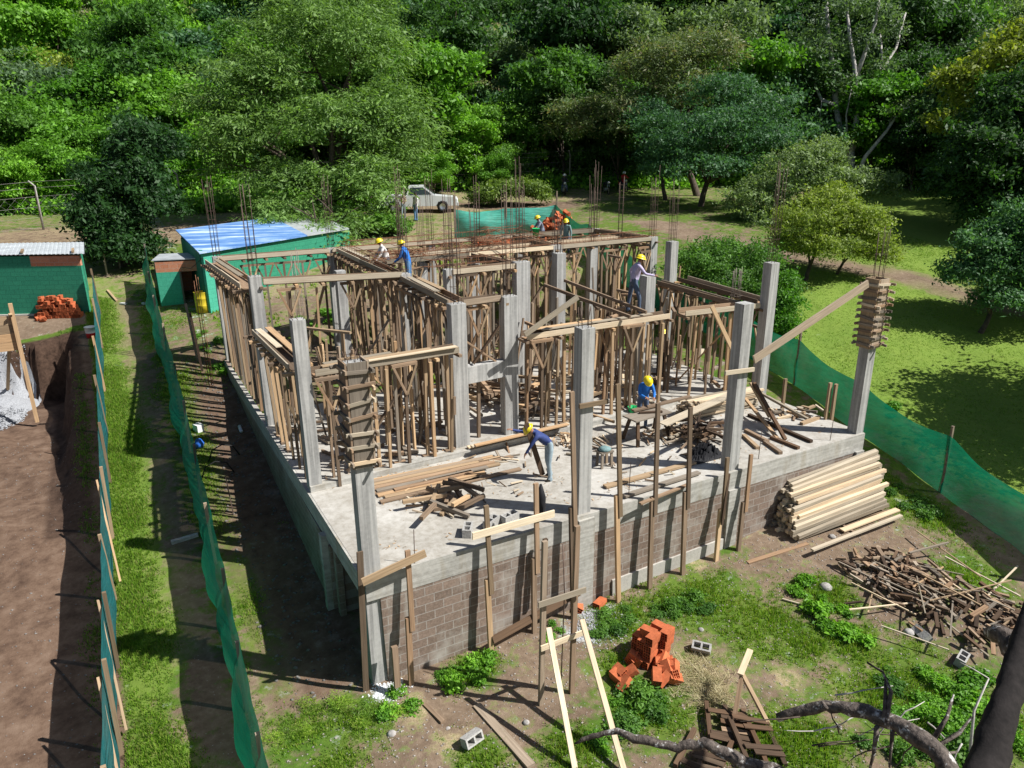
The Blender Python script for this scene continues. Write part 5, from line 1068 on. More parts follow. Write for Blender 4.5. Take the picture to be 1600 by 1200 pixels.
    t = empty('person', label, 'person', loc, face); link('body', m2, t)
    def child(name, build, m, p=t):
        b = MB(); build(b); o = link(name, b.mesh(name, m), p); return o
    hc = hd+hu*.75; ux = hu.normalized(); Q = Matrix((fx, ux.cross(fx), ux)).transposed()
    def dome(b, r, h, z0, brim):
        pr_ = [(0, h)]+[(r*math.sin(a), z0+(h-z0)*math.cos(a)) for a in np.linspace(.3, 1.57, 6)]
        if brim: pr_ += [(r*1.12, z0-.005), (r*1.12, z0-.015), (r*.98, z0-.01)]
        vs = []; n = 16; fs = []
        for (q, z) in pr_:
            for i in range(n):
                a = 2*math.pi*i/n; e = 1.+(.16*max(0, math.cos(a)) if brim and q > r*1.05 else 0); vs.append(hc+Q@Vector((q*math.cos(a)*1.1*e, q*math.sin(a)*.95, z)))
        for i in range(len(pr_)-1):
            for k_ in range(n): fs.append((i*n+k_, (i+1)*n+k_, (i+1)*n+(k_+1) % n, i*n+(k_+1) % n))
        b.add(vs, fs, None, 0, True)
    child('hair', lambda b: dome(b, .098, .085, -.045, False), 'hair')
    if helmet: child('helmet', lambda b: dome(b, .128, .118, .0, True), helmet)
    for s in (-1, 1):
        child('ear', lambda b: b.lathe([(0, -.02), (.012, -.015), (.012, .015), (0, .02)], hc+Q@Vector((0, s*.085, -.05)), 6), 'skin')
        child('eye', lambda b: b.lathe([(0, -.01), (.01, 0), (0, .01)], hc+Q@Vector((.088, s*.03, -.028)), 6), 'hair')
    return t
fz = lambda ax, ay: math.atan2(ay, ax)
# rest of the yard crew; world directions: image left is about (-.88,.48), towards the camera about (-.48,-.88)
c = onz(858, 748); person((c[0], c[1], 0), fz(-.98, .25), 'man in navy shirt and pale jeans bending over a board on the front terrace', 'cloth_navy', 'jeans_pale', lean=.85, head=(.75, 0, .6),
    arms={'l': ((.16, .03, -.2), (.12, -.02, -.2)), 'r': ((.26, .03, -.02), (.25, 0, .08))}, legs={'l': ((.05, .03, -.45), (-.05, 0, -.42)), 'r': ((.02, .04, -.44), (-.1, 0, -.41))})
P_ = onz(848, 742, .03); Q_ = ony(822, 662, c[1]+.05); MB().bar(P_, Q_, .13, .035).thing('held_board', 'wood_dark', 'dark board stood on end in the hands of the bending man', 'board')
c = onz(1018, 678); person((c[0]+.05, c[1]+.5, 0), fz(-.35, -.94), 'man in bright blue jacket working at the rough table', 'cloth_blue', 'jeans', lean=.4, head=(.75, 0, .7), arms={'l': ((.1, .05, -.24), (.22, -.08, -.04)), 'r': ((.12, .05, -.23), (.2, -.1, -.02))})
c = onz(988, 488, 2.98); person((c[0], c[1], 2.98), fz(.92, -.3), 'man in lavender shirt standing up on the forms, hand on a column head', 'cloth_lavender', 'jeans', lean=.25, arms={'r': ((.12, .14, -.2), (.26, .02, -.05)), 'l': ((-.1, .16, -.16), (.02, .0, -.2))}, legs={'r': ((.14, .08, -.42), (.0, .02, -.42)), 'l': ((-.05, .06, -.44), (-.06, 0, -.42))})
c = onz(1032, 590); person((c[0], c[1], 0), fz(-.48, -.88), 'man in tan top and black trousers standing between the props behind the third front column', 'cloth_tan', 'cloth_black', arms={'l': ((.05, .03, -.28), (.16, -.1, -.06)), 'r': ((.05, .03, -.28), (.16, -.12, -.02))})
c = onz(963, 432, 1.72); person((c[0]-.6, c[1]-.9, .0), fz(-.3, .9), 'man in taupe shirt and blue jeans behind the long sloping rails', 'cloth_taupe', 'jeans', lean=.1)
c = onz(603, 373, 4.62); person((c[0], c[1], 2.95), fz(-.9, .1), 'man in white shirt on the forms above the left rear rooms', 'cloth_white', 'jeans', lean=.35, arms={'l': ((.12, .04, -.24), (.16, 0, -.18)), 'r': ((.12, .04, -.24), (.16, 0, -.18))})
c1_ = c; c = onz(636, 377, 4.62); person((c[0], c[1], 2.95), fz(-.8, .6), 'man in blue shirt right beside the man in white', 'cloth_blue', 'jeans_blue', lean=.3, arms={'l': ((.1, .04, -.25), (.18, 0, -.15)), 'r': ((.1, .04, -.25), (.18, 0, -.15))})
MB().bar((c[0]+.8, c[1]-.2, 2.92), (c1_[0]-.9, c1_[1]+.1, 2.92), .5, .05).thing('scaffold_board', 'wood_old', 'scaffold board carrying the men in white and blue', 'board')
c = onz(848, 337, 4.6); person((c[0], c[1], 2.93), fz(-.9, .2), 'man in grey shirt on the rear forms in front of the tall brick heap', 'cloth_grey', 'jeans', lean=.35, arms={'l': ((.14, .04, -.22), (.16, 0, -.16)), 'r': ((.14, .04, -.22), (.16, 0, -.16))})
c2_ = c; c = onz(885, 343, 4.6); person((c[0], c[1], 2.93), fz(-.6, -.7), 'man in grey green shirt on the rear forms before the green net', 'cloth_greygreen', 'jeans', lean=.2)
MB().bar((c[0]+.8, c[1], 2.9), (c2_[0]-.8, c2_[1], 2.9), .5, .05).thing('scaffold_board', 'wood_old', 'scaffold board carrying the two men in grey', 'board')
c = ong(631, 343); person(c+[0, 0, .02], fz(.2, -.95), 'man in white helmet and tan shirt standing by the pickup truck', 'cloth_tan', 'jeans_pale', helmet='white_plastic', arms={'l': ((.03, .05, -.28), (.2, -.14, .0)), 'r': ((.03, .05, -.28), (.2, -.14, .0))})
c = ong(650, 345); person(c+[0, 0, .02], fz(-.9, -.2), 'man in white shirt and blue jeans leaning against the pickup truck', 'cloth_white', 'jeans_blue', helmet=None, lean=-.12)
# ================================================================ PICKUP
def pickup(c, rz):
    t = empty('pickup_truck', 'silver white pickup truck parked behind the big feathery tree', 'pickup', c); o = Vector(tuple(map(float, c))); R_ = Matrix.Rotation(rz, 3, 'Z')
    def sec(prof, y0, y1, name, m, par=None, top=None):
        b = MB(); n = len(prof); vs = []
        for y in (y0, y1):
            for (x, z) in prof:
                k = .86 if z > 1.15 else 1.; vs.append(o+R_@Vector((x, y*k, z)))
        b.add(vs, [tuple(range(n))[::-1], tuple(range(n, 2*n))]+[(i, (i+1) % n, n+(i+1) % n, n+i) for i in range(n)]); return b.part(name, m, par or t)
    sec([(-2.55, .5), (-2.55, 1.08), (-.75, 1.1), (1.0, 1.1), (1.25, 1.05), (2.35, .95), (2.55, .8), (2.55, .42), (1.95, .4), (1.85, .68), (1.3, .68), (1.2, .4), (-1.2, .4), (-1.3, .7), (-1.9, .7), (-2.0, .45)], -.88, .88, 'body', 'car_white')
    cab = sec([(-.8, 1.1), (-.62, 1.68), (.35, 1.7), (1.12, 1.1)], -.84, .84, 'cab', 'car_white')
    for s in (-1, 1):
        sec([(-.66, 1.15), (-.52, 1.6), (.3, 1.61), (.9, 1.15)], s*.85, s*.862 if True else 0, 'window', 'car_glass', cab)
        for x in (-1.6, 1.58):
            w_ = empty('wheel', None, None, (0, 0, 0)); w_.parent = t; w_.name = 'wheel'
            b = MB(); ct = Vector((x, s*.84, .37)); pr_ = []
            for ring in ((.2, -.1), (.37, -.1), (.37, .1), (.2, .1)): pr_.append(ring)
            vs = []; fs = []; n = 20
            for (r_, y) in pr_:
                for k in range(n): a = 2*math.pi*k/n; vs.append(o+R_@(ct+Vector((r_*math.cos(a), y, r_*math.sin(a)))))
            for i in range(4):
                for k in range(n): i2 = (i+1) % 4; fs.append((i*n+k, i*n+(k+1) % n, i2*n+(k+1) % n, i2*n+k))
            b.add(vs, fs, None, 0, True); b.part('tyre', 'rubber', w_)
            b = MB(); vs = [o+R_@(ct+Vector((.21*math.cos(2*math.pi*k/10), s*.09, .21*math.sin(2*math.pi*k/10)))) for k in range(10)]+[o+R_@(ct+Vector((0, s*.05, 0)))]
            b.add(vs, [(k, (k+1) % 10, 10) for k in range(10)]); b.part('rim', 'chrome', w_)
    b = MB(); b.bar(o+R_@Vector((2.6, -.85, .5)), o+R_@Vector((2.6, .85, .5)), .12, .22); b.part('bumper', 'car_white', t)
    for s in (-1, 1): MB().bar(o+R_@Vector((2.5, s*.75, .8)), o+R_@Vector((2.58, s*.5, .8)), .1, .16).part('headlight', 'white_plastic', t)
    MB().bar(o+R_@Vector((1.1, 0, 1.14)), o+R_@Vector((.38, 0, 1.69)), 1.42, .03).part('windshield', 'car_glass', cab)
    return t
c = ong(655, 330); pickup(c, fz(.85, -.35))
# ================================================================ MOTORCYCLES
def moto(c, rz, m, lab):
    t = empty('motorcycle', lab, 'motorcycle', c); o = Vector(tuple(map(float, c))); R_ = Matrix.Rotation(rz, 3, 'Z'); T = lambda x, y, z: o+R_@Vector((x, y, z))
    for x in (-.62, .62):
        w_ = empty('wheel', None, None, (0, 0, 0)); w_.parent = t
        MB().tube([T(x+.27*math.cos(a), 0, .3+.27*math.sin(a)) for a in np.linspace(0, 2*math.pi, 19)], .045, 7, cap=False).part('tyre', 'rubber', w_)
        b = MB(); b.bar(T(x-.24, 0, .3), T(x+.24, 0, .3), .02, .03); b.bar(T(x, 0, .06), T(x, 0, .54), .02, .03); b.part('spokes', 'chrome', w_)
    MB().tube([T(-.2, 0, .3), T(-.3, 0, .5), T(.3, 0, .75)], .04, 6).part('frame', 'moto_black', t)
    MB().tube([T(-.2, 0, .35), T(.15, 0, .35)], [.15, .13], 9).part('engine', 'chrome', t)
    MB().tube([T(0, 0, .78), T(.15, 0, .84), T(.38, 0, .8)], [.1, .15, .08], 9).part('tank', m, t)
    MB().tube([T(-.75, 0, .82), T(-.4, 0, .8), T(.02, 0, .78)], [.08, .13, .1], 9).part('seat', 'moto_black', t)
    MB().tube([T(-.85, 0, .6), T(-.62, 0, .72)], [.05, .12], 7).part('rear_fender', m, t)
    for s in (-1, 1): MB().tube([T(.62, s*.07, .3), T(.42, s*.07, .95)], .025, 6).part('fork', 'chrome', t)
    b = MB(); b.tube([T(.3, -.36, 1.05), T(.42, -.15, 1.0), T(.42, .15, 1.0), T(.3, .36, 1.05)], .02, 6); b.part('handlebar', 'moto_black', t)
    MB().tube([T(.48, 0, .9), T(.56, 0, .9)], [.06, .1], 10).part('headlight', 'white_plastic', t)
    MB().tube([T(-.1, .1, .3), T(-.7, .14, .33)], .04, 6).part('exhaust', 'chrome', t); return t
c = ong(881, 304); moto(c, fz(-.4, -.9), 'moto_black', 'dark motorcycle with a rider in the shade of the trees'); person(c+np.array([0, 0, .32]), fz(-.4, -.9), 'rider in dark clothes and pale helmet on the leftmost motorcycle', 'cloth_dark', 'jeans', helmet='white_plastic', seat=True, legs={'l': ((.3, .1, -.1), (.0, .02, -.4)), 'r': ((.3, .1, -.1), (0, .02, -.4))}, arms={'l': ((.2, .06, -.18), (.25, 0, .05)), 'r': ((.2, .06, -.18), (.25, 0, .05))}, lean=.2, fingers=False)
c = ong(947, 303); moto(c, fz(-.3, -.95), 'moto_black', 'parked dark motorcycle without a rider beside the red one')
c = ong(973, 300); moto(c, fz(-.2, -.97), 'moto_red', 'red motorcycle with a rider in red'); person(c+np.array([0, 0, .32]), fz(-.2, -.97), 'rider in red jacket on the rightmost motorcycle', 'cloth_red', 'cloth_dark', helmet='white_plastic', seat=True, legs={'l': ((.3, .1, -.1), (.0, .02, -.4)), 'r': ((.3, .1, -.1), (0, .02, -.4))}, arms={'l': ((.2, .06, -.18), (.25, 0, .05)), 'r': ((.2, .06, -.18), (.25, 0, .05))}, lean=.2, fingers=False)
# ================================================================ BOUNDARY FENCE behind the road
FP = [(-90, 372), (68, 358), (182, 345), (285, 332), (388, 319), (500, 312), (610, 305), (745, 297), (890, 289), (958, 287), (1040, 284)]
t = empty('wire_fence', 'chain wire boundary fence on bent concrete posts along the dirt track', 'fence', ong(*FP[0])); pv = None
for i, (px, py) in enumerate(FP):
    c = ong(px, py); b = MB(); tp = c+[0, 0, 2.5]; b.tube([c+[0, 0, -.2], tp, tp+[-.25, -.2, .3]], [.07, .06, .05], 6); b.part('post', 'stone', t)
    if i in (3,): MB().tube([c+[-.9, -.2, 0], c+[0, 0, 1.6]], .05, 6).part('strut', 'stone', t)
    if pv is not None:
        b = MB()
        for h in (.1, .7, 1.3, 1.9, 2.4, 2.75): b.tube([pv+[0, 0, h], (pv+c)/2+[0, 0, h-.04], c+[0, 0, h]], .009, 4)
        n = int(np.linalg.norm(c-pv)/.5)
        for k in range(n):
            p = pv+(c-pv)*(k+.5)/n; e = (c-pv)/n*5; b.tube([p+[0, 0, .1], p+e*.7+[0, 0, 1.9]], .003, 3); b.tube([p+[0, 0, 1.9], p+e*.7+[0, 0, .1]], .003, 3)
        b.part('wire_mesh', 'stone', t)
    pv = c
# ================================================================ TREES
def crown(lobes, nclump, per, leaf, seed, clump=.55, flat=.6, droop=0., asp=.45, shell=.75, up=.35, spray=False):
    """leaf faces in clumps spread through a set of lobes (cx,cy,cz,rx,ry,rz)"""
    r_ = np.random.default_rng(seed); Lb = np.array(lobes, float); wt = (Lb[:, 3]*Lb[:, 4]*Lb[:, 5])**.67; wt /= wt.sum()
    li = r_.choice(len(Lb), nclump, p=wt); u = r_.normal(size=(nclump, 3)); u /= np.linalg.norm(u, axis=1)[:, None]; u[:, 2] = np.where(u[:, 2] < -.35, -u[:, 2]*.8, u[:, 2])
    rr = shell+(1.12-shell)*r_.random(nclump); inn = r_.random(nclump) < .2; rr = np.where(inn, rr*r_.random(nclump)**.5, rr)
    bump_ = 1+.16*np.sin(u[:, 0]*5+li)+.14*np.sin(u[:, 1]*7+li*2)+.16*np.sin(u[:, 2]*9+u[:, 0]*4+li*3)
    cc = Lb[li, :3]+Lb[li, 3:]*u*(rr*bump_)[:, None]; crand = r_.random(nclump); csz = clump*(.55+.9*r_.random(nclump)**1.5)
    K = nclump*per; ci = np.repeat(np.arange(nclump), per); off = r_.normal(size=(K, 3))*.5*csz[ci][:, None]; off[:, 2] *= flat
    P_ = cc[ci]+off; P_[:, 2] -= droop*(off[:, 0]**2+off[:, 1]**2)/np.maximum(csz[ci], .1)
    nrm = r_.normal(size=(K, 3))*.65+u[ci]*.5; nrm[:, 2] += up; nrm /= np.linalg.norm(nrm, axis=1)[:, None]
    if spray:
        d = off.copy(); d[:, 2] -= .25*csz[ci]; d += r_.normal(size=(K, 3))*.15*csz[ci][:, None]
    else: d = r_.normal(size=(K, 3)); d[:, 2] -= .3
    d -= nrm*(d*nrm).sum(1)[:, None]; d /= np.linalg.norm(d, axis=1)[:, None]+1e-9; e = np.cross(nrm, d)
    s = leaf*(.5+1.1*r_.random(K)**1.6)*(.75+.5*crand[ci]); a = d*(s*.5)[:, None]; b = e*(s*.5*asp)[:, None]
    V = np.stack([P_-a, P_+b, P_+a, P_-b], 1).reshape(-1, 3); F_ = np.arange(K*4).reshape(-1, 4)
    rnd = np.clip(.55*crand[ci]+.45*r_.random(K), 0, 1); return V, F_, rnd
def limbs(base, tips, r0, wob=.12, seed=0, fork=.35):
    """tapered trunk that splits into limbs towards the tips"""
    r_ = random.Random(seed); b = MB(); B_ = Vector(tuple(map(float, base))); c = sum((Vector(t) for t in tips), Vector())/len(tips); F_ = B_.lerp(c, fork); F_.z = B_.z+(c.z-B_.z)*fork
    b.tube([B_-Vector((0, 0, .3)), B_, B_.lerp(F_, .5)+Vector((r_.uniform(-1, 1), r_.uniform(-1, 1), 0))*wob*r0*3, F_], [r0*1.5, r0*1.15, r0*.95, r0*.85], 9)
    for t in tips:
        t = Vector(t); m = F_.lerp(t, .5)+Vector((r_.uniform(-1, 1), r_.uniform(-1, 1), r_.uniform(.2, .8)))*wob*(t-F_).length
        b.tube([F_-Vector((0, 0, r0*.4)), F_.lerp(m, .5)+Vector((0, 0, .05)), m, m.lerp(t, .6), t], [r0*.62, r0*.5, r0*.38, r0*.22, r0*.07], 7)
        for q in range(3):
            f = r_.uniform(.35, .9); s0 = m.lerp(t, f); e = s0+Vector((r_.uniform(-1, 1), r_.uniform(-1, 1), r_.uniform(-.1, .9)))*(t-F_).length*.28
            b.tube([s0, s0.lerp(e, .5)+Vector((0, 0, .05)), e], [r0*.2, r0*.13, r0*.04], 5)
    return b
def tree(name, label, cat, base, lobes, mleaf, nclump=500, per=34, leaf=.22, seed=1, r0=.2, bark='bark', group=None, tips=None, **kw):
    """lobes are relative to the base"""
    t = empty(name, label, cat, base, 0, group); V, F_, rn = crown(lobes, nclump, per, leaf, seed, **kw)
    link('crown', mesh_np('crown', V, F_, [mleaf], rnd=rn), t)
    if r0:
        tp = tips or [(l[0], l[1], l[2]+.1*l[5]) for l in lobes]; b = limbs((0, 0, 0), tp, r0, seed=seed); link('trunk', b.mesh('trunk', bark), t)
    return t
def at(px, py, base, dep=0.):
    """crown lobe centre at the depth of the base (plus dep metres), relative to it"""
    Z = float((np.asarray(base)-CAM)@FWD)+dep; return tuple(atZ(px, py, Z)-np.asarray(base))
def lob(base, L_, k=1.):
    Z0 = float((np.asarray(base)-CAM)@FWD); out = []
    for (px, py, r_, rz, dep) in L_:
        c = at(px, py, base, dep); m = (Z0+dep)/FPX; out.append((c[0], c[1], c[2], r_*m*k, r_*m*k, rz*m))
    return out
# the big feathery tree
B0 = ong(528, 352); L1 = lob(B0, [(400, 140, 78, 60, 0), (470, 60, 80, 60, 1), (380, 215, 60, 50, -1), (560, 90, 78, 70, 1.), (600, 190, 62, 60, -.5), (520, 200, 70, 55, -2), (615, 250, 48, 36, 0), (450, 285, 62, 36, -2), (560, 290, 70, 40, -2.5), (500, 340, 60, 26, -3), (440, 330, 50, 26, -3), (572, 325, 34, 20, -2), (560, 20, 60, 50, 3), (490, 368, 44, 16, -6), (530, 352, 42, 18, -5), (430, 352, 36, 18, -5), (640, 215, 40, 36, 1), (365, 260, 40, 34, 0), (350, 180, 44, 40, 1)])
tree('feathery_tree', 'big feathery mid green tree spreading over the blue roofed shed and the truck', 'tree', B0, L1, 'leaf_feather', 2100, 60, .25, 11, .32, clump=1.15, flat=.3, droop=.28, asp=.3, up=.7, spray=True)
B0 = ong(196, 415); tree('dark_tree', 'dense dark round tree between the two sheds at the far end of the lane', 'tree', B0, lob(B0, [(200, 300, 58, 55, 0), (170, 355, 46, 44, -.5), (235, 320, 40, 45, 0), (228, 235, 46, 44, .5), (150, 345, 34, 35, -1), (195, 390, 48, 26, -.6)]), 'leaf_dark', 1500, 36, .22, 12, .25, clump=.6)
B0 = ong(1095, 322); tree('umbrella_tree', 'dark blue green tree with a flat layered crown behind the hedge', 'tree', B0, lob(B0, [(1110, 205, 66, 34, -2.5), (1170, 180, 60, 34, 0), (1200, 225, 48, 28, -3), (1060, 235, 50, 30, -2.5), (1130, 150, 55, 30, .5), (1100, 265, 70, 22, -3), (1180, 265, 45, 20, -.5), (1040, 200, 40, 26, .5)]), 'leaf_blue', 1300, 38, .2, 13, .2, clump=.7, flat=.4)
B0 = ong(1040, 312); tree('slim_dark_tree', 'slim dark trunked tree left of the umbrella shaped tree', 'tree', B0, lob(B0, [(1035, 225, 38, 40, 0), (1010, 190, 36, 34, .5), (1030, 260, 32, 20, 0)]), 'leaf_blue', 420, 34, .2, 14, .15, clump=.6)
B0 = ong(1100, 320)+np.array([3., 4., .2]); tree('brownish_tree', 'tall tree with brownish drooping foliage in the upper middle right', 'tree', B0, lob(B0, [(1060, 95, 62, 40, 0), (1010, 110, 50, 36, 0), (1110, 85, 50, 34, 0), (1070, 150, 55, 36, -.5), (970, 190, 55, 50, 1), (900, 190, 40, 40, 2)]), 'leaf_brown', 1100, 36, .3, 15, .25, clump=.8, droop=.3, asp=.25, spray=True)
B0 = ong(1328, 292); t7 = empty('bare_tree', 'tall sparse tree with pale bare branching trunk at the upper right', 'tree', B0)
def limbpx(b, pts, r0, r1, B0, dep=0., n=7):
    P = [Vector(at(px, py, B0, dep*(i/len(pts)))) for i, (px, py) in enumerate(pts)]; b.tube(P, list(np.linspace(r0, r1, len(P))), n)
b = MB()
for pts, r0, r1, dp in (([(1330, 300), (1329, 235), (1312, 205), (1306, 160), (1300, 100), (1293, 40), (1290, -20)], .34, .12, 1), ([(1329, 235), (1338, 190), (1336, 110), (1328, 60), (1322, 5)], .27, .1, -1), ([(1336, 125), (1352, 80), (1368, 35), (1376, -20)], .19, .08, -1.5), ([(1329, 238), (1350, 200), (1370, 140), (1378, 90), (1375, 50)], .22, .08, 1.5),
    ([(1340, 150), (1375, 115), (1400, 75), (1415, 20)], .17, .07, 2), ([(1306, 165), (1283, 155), (1270, 125), (1255, 95)], .15, .06, 1), ([(1306, 165), (1284, 158), (1281, 185)], .07, .03, 0), ([(1325, 240), (1322, 180), (1330, 140)], .1, .04, -2)): limbpx(b, pts, r0, r1, B0, dp)
link('trunk', b.mesh('trunk', 'bark_pale'), t7)
V, F_, rn = crown(lob(B0, [(1285, 80, 34, 26, 0), (1260, 55, 30, 24, 1), (1300, 20, 40, 22, 0), (1355, 20, 44, 24, 0), (1345, 75, 30, 24, 0), (1385, 60, 30, 34, 1), (1375, 120, 24, 30, 0), (1285, 115, 28, 18, 0), (1320, 150, 22, 30, 0), (1270, 90, 20, 14, -1)]), 330, 26, .26, 16, clump=.7); link('crown', mesh_np('crown', V, F_, ['leaf_grey'], rnd=rn), t7)
B1 = ong(1332, 296); b = MB(); limbpx(b, [(1332, 296), (1352, 245), (1385, 205), (1405, 175), (1424, 166)], .2, .05, B1, -2); limbpx(b, [(1385, 205), (1395, 180), (1403, 165)], .07, .03, B1, -1)
b.v = [(x+B1[0], y+B1[1], z+B1[2]) for x, y, z in b.v]; b.thing('dead_tree', 'bark_pale', 'pale dead tree leaning right from the foot of the bare tree', 'dead tree', origin=tuple(map(float, B1)))
B1 = ong(1385, 262); b = MB(); limbpx(b, [(1384, 262), (1400, 235), (1412, 218), (1422, 213)], .09, .03, B1); limbpx(b, [(1375, 250), (1390, 252), (1398, 240)], .05, .03, B1)
b.v = [(x+B1[0], y+B1[1], z+B1[2]) for x, y, z in b.v]; b.thing('dead_branch', 'bark_pale', 'small dead branch standing in the shade right of the bare tree', 'dead branch', origin=tuple(map(float, B1)))
B0 = ong(1248, 345); tree('grey_green_tree', 'bushy light grey green tree in front of the bare tree', 'tree', B0, lob(B0, [(1250, 265, 48, 38, 0), (1290, 290, 48, 34, 0), (1210, 300, 42, 32, 0), (1330, 290, 44, 30, .5), (1175, 320, 40, 30, 0), (1370, 300, 34, 32, 0), (1290, 240, 36, 20, .5), (1200, 345, 50, 20, 0)]), 'leaf_grey', 1250, 38, .17, 17, .18, clump=.5)
B0 = ong(1259, 438); tr9 = tree('olive_tree', 'low yellowish green tree with slanting trunks on the lawn behind the right column', 'tree', B0, lob(B0, [(1262, 350, 48, 34, 0), (1310, 345, 52, 34, .3), (1350, 370, 40, 34, 0), (1290, 390, 55, 26, -.3), (1240, 385, 34, 24, 0), (1375, 400, 26, 24, -.3), (1300, 310, 34, 18, .5)]), 'leaf_olive', 1500, 36, .12, 18, .1, clump=.34, tips=[at(1275, 380, B0), at(1300, 370, B0), at(1262, 370, B0, .5)])
b2 = limbs(ong(1308, 428)-B0, [at(1330, 385, B0), at(1360, 380, B0), at(1320, 360, B0)], .07, seed=5); link('trunk', b2.mesh('trunk', 'bark'), tr9)
# hedge bush right of the building
def bush(name, label, base, L_, ml, n, per=34, leaf=.11, seed=3, cl=.34, r0=0, **kw): return tree(name, label, 'bush', base, lob(base, L_), ml, n, per, leaf, seed, r0, clump=cl, tips=[(0, 0, .6), (.4, .2, .7), (-.4, 0, .6)], **kw)
B0 = ong(1130, 500); bush('round_bush', 'dense dark green hedge bush right behind the right side of the building', B0, [(1095, 415, 42, 34, 1), (1135, 400, 40, 26, 1.5), (1170, 430, 40, 40, .5), (1120, 450, 55, 40, .5), (1190, 470, 36, 40, 0), (1215, 500, 26, 34, -.3), (1150, 490, 50, 30, 0), (1200, 410, 24, 22, 1)], 'leaf_mid', 1900, seed=21, r0=.08)
B0 = ong(1225, 525); bush('round_bush', 'small bright bush right of the tall edge column', B0, [(1225, 470, 22, 30, 0), (1218, 510, 22, 22, 0), (1228, 440, 14, 14, 0)], 'leaf_bright', 420, seed=22, r0=.04)
B0 = ong(790, 322); bush('young_tree', 'small yellow green bush behind the mint tarpaulin', B0, [(780, 300, 32, 14, 0), (820, 295, 28, 14, 0), (755, 312, 20, 10, 0), (842, 305, 18, 14, 0)], 'leaf_olive', 380, leaf=.22, seed=23, cl=.5, r0=.06)
B0 = ong(600, 368); bush('round_bush', 'low green bush behind the man in white shirt', B0, [(592, 352, 24, 14, 0), (618, 355, 22, 12, 0)], 'leaf_mid', 260, leaf=.18, seed=24, cl=.4, r0=.05)
B0 = ong(445, 372); bush('round_bush', 'overhanging dark sprays above the blue shed roof', B0+np.array([0, 0, .0]), [(450, 362, 30, 12, 0), (505, 380, 36, 14, 0)], 'leaf_feather', 260, leaf=.22, seed=25, cl=.6, r0=.06)
# citrus like tree at the right edge, big dark trees behind it
B0 = ong(1532, 520); tree('citrus_tree', 'glossy dark green tree with two slanting trunks on the lawn at the right edge', 'tree', B0, lob(B0, [(1540, 390, 40, 36, 0), (1580, 420, 50, 40, 0), (1510, 430, 36, 28, 0), (1600, 370, 50, 50, 0), (1640, 430, 55, 50, 0), (1575, 470, 40, 20, -.5)]), 'leaf_blue', 1500, 34, .14, 26, .1, clump=.4, tips=[at(1575, 450, B0), at(1600, 430, B0), at(1545, 440, B0)])
B0 = ong(1600, 380); tree('dark_tree', 'huge dark tree filling the right edge above the lawn', 'tree', B0, lob(B0, [(1540, 250, 62, 60, 0), (1600, 180, 70, 70, 0), (1560, 330, 52, 40, 0), (1620, 300, 70, 60, 0), (1500, 290, 40, 36, 1), (1680, 200, 80, 80, 0)]), 'leaf_dark', 1900, 38, .24, 27, .35, clump=.7)
B0 = ong(1640, 350); tree('yellow_tree', 'tree with yellowing crown at the upper right edge', 'tree', B0, lob(B0, [(1570, 110, 50, 46, 0), (1530, 150, 36, 26, 0), (1600, 170, 46, 40, -1), (1620, 80, 50, 40, 0), (1500, 125, 26, 20, 0), (1480, 195, 24, 16, 0)]), 'leaf_yellow', 900, 36, .25, 28, .3, clump=.7)
for i, (px, py, dx, dy) in enumerate(((1850, 500, 0, 0), (1850, 700, 0, 0), (1790, 380, 0, 0))):   # trees just past the right edge that shade the lawn and net
    B0 = ong(px, py); tree('lawn_tree', ['tree past the right edge that shades the lawn', 'tree past the right edge that shades the green net', 'tree past the right edge behind the citrus tree'][i], 'tree', B0, [(0, 0, 4.6, 3., 3., 1.8), (1.9, .5, 5.4, 2.6, 2.6, 1.6), (-1.6, .9, 4.2, 2.1, 2.1, 1.3), (.4, 2.4, 4.8, 2.2, 2.2, 1.4)], 'leaf_dark', 1000, 34, .2, 30+i, .15, clump=.6)
# ---------------------------------------------------------------- forest: shared crowns, every tree its own object
FK = []
def fkind(ml, seed, h, lobes, **kw):
    t = empty('forest_tree', 'x', 'tree', (0, 0, -50)); V, F_, rn = crown(lobes, **{**dict(nclump=330, per=64, leaf=.34, seed=seed, clump=1.25, asp=.5, flat=.42, shell=.6), **kw}); link('crown', mesh_np('crown', V, F_, [ml], rnd=rn), t)
    link('trunk', limbs((0, 0, 0), [(l[0], l[1], l[2]) for l in lobes[:5]], .2, seed=seed).mesh('trunk', 'bark'), t); return freeze(t)
def rl(seed, n, R, h, rr=(.8, 2.1), z0=.25):
    r_ = random.Random(seed); n = n+4; out = [(r_.uniform(-.6, .6), r_.uniform(-.6, .6), h*.78, R*.42, R*.42, h*.26)]
    for i in range(n):
        a = 2.4*i+r_.uniform(-.4, .4); d = R*r_.uniform(.25, .85); q = r_.uniform(*rr); out.append((math.cos(a)*d, math.sin(a)*d, h*r_.uniform(z0, .98), q, q, q*r_.uniform(.65, .95)))
    return out
SPEC = [('leaf_bright', 51, 8, rl(1, 9, 4.2, 8.5), {}), ('leaf_mid', 52, 10, rl(2, 10, 4.6, 10), {}), ('leaf_dark', 53, 11, rl(3, 10, 4.8, 11), {}), ('leaf_blue', 54, 9, rl(4, 9, 4.2, 9.5), dict(flat=.4)),
    ('leaf_bright', 55, 10, rl(5, 11, 3.6, 11, (1., 1.8)), dict(leaf=.38, asp=.6)), ('leaf_grey', 56, 9, rl(6, 9, 4.4, 9.), dict(leaf=.26)), ('leaf_mid', 57, 12, rl(7, 11, 4.2, 12.5), dict(droop=.25, spray=True, asp=.3)), ('leaf_olive', 58, 8, rl(8, 8, 3.8, 7.5), dict(leaf=.26))]
FK = [fkind(ml, sd, h, lb, **kw) for ml, sd, h, lb, kw in SPEC]
FU = set()
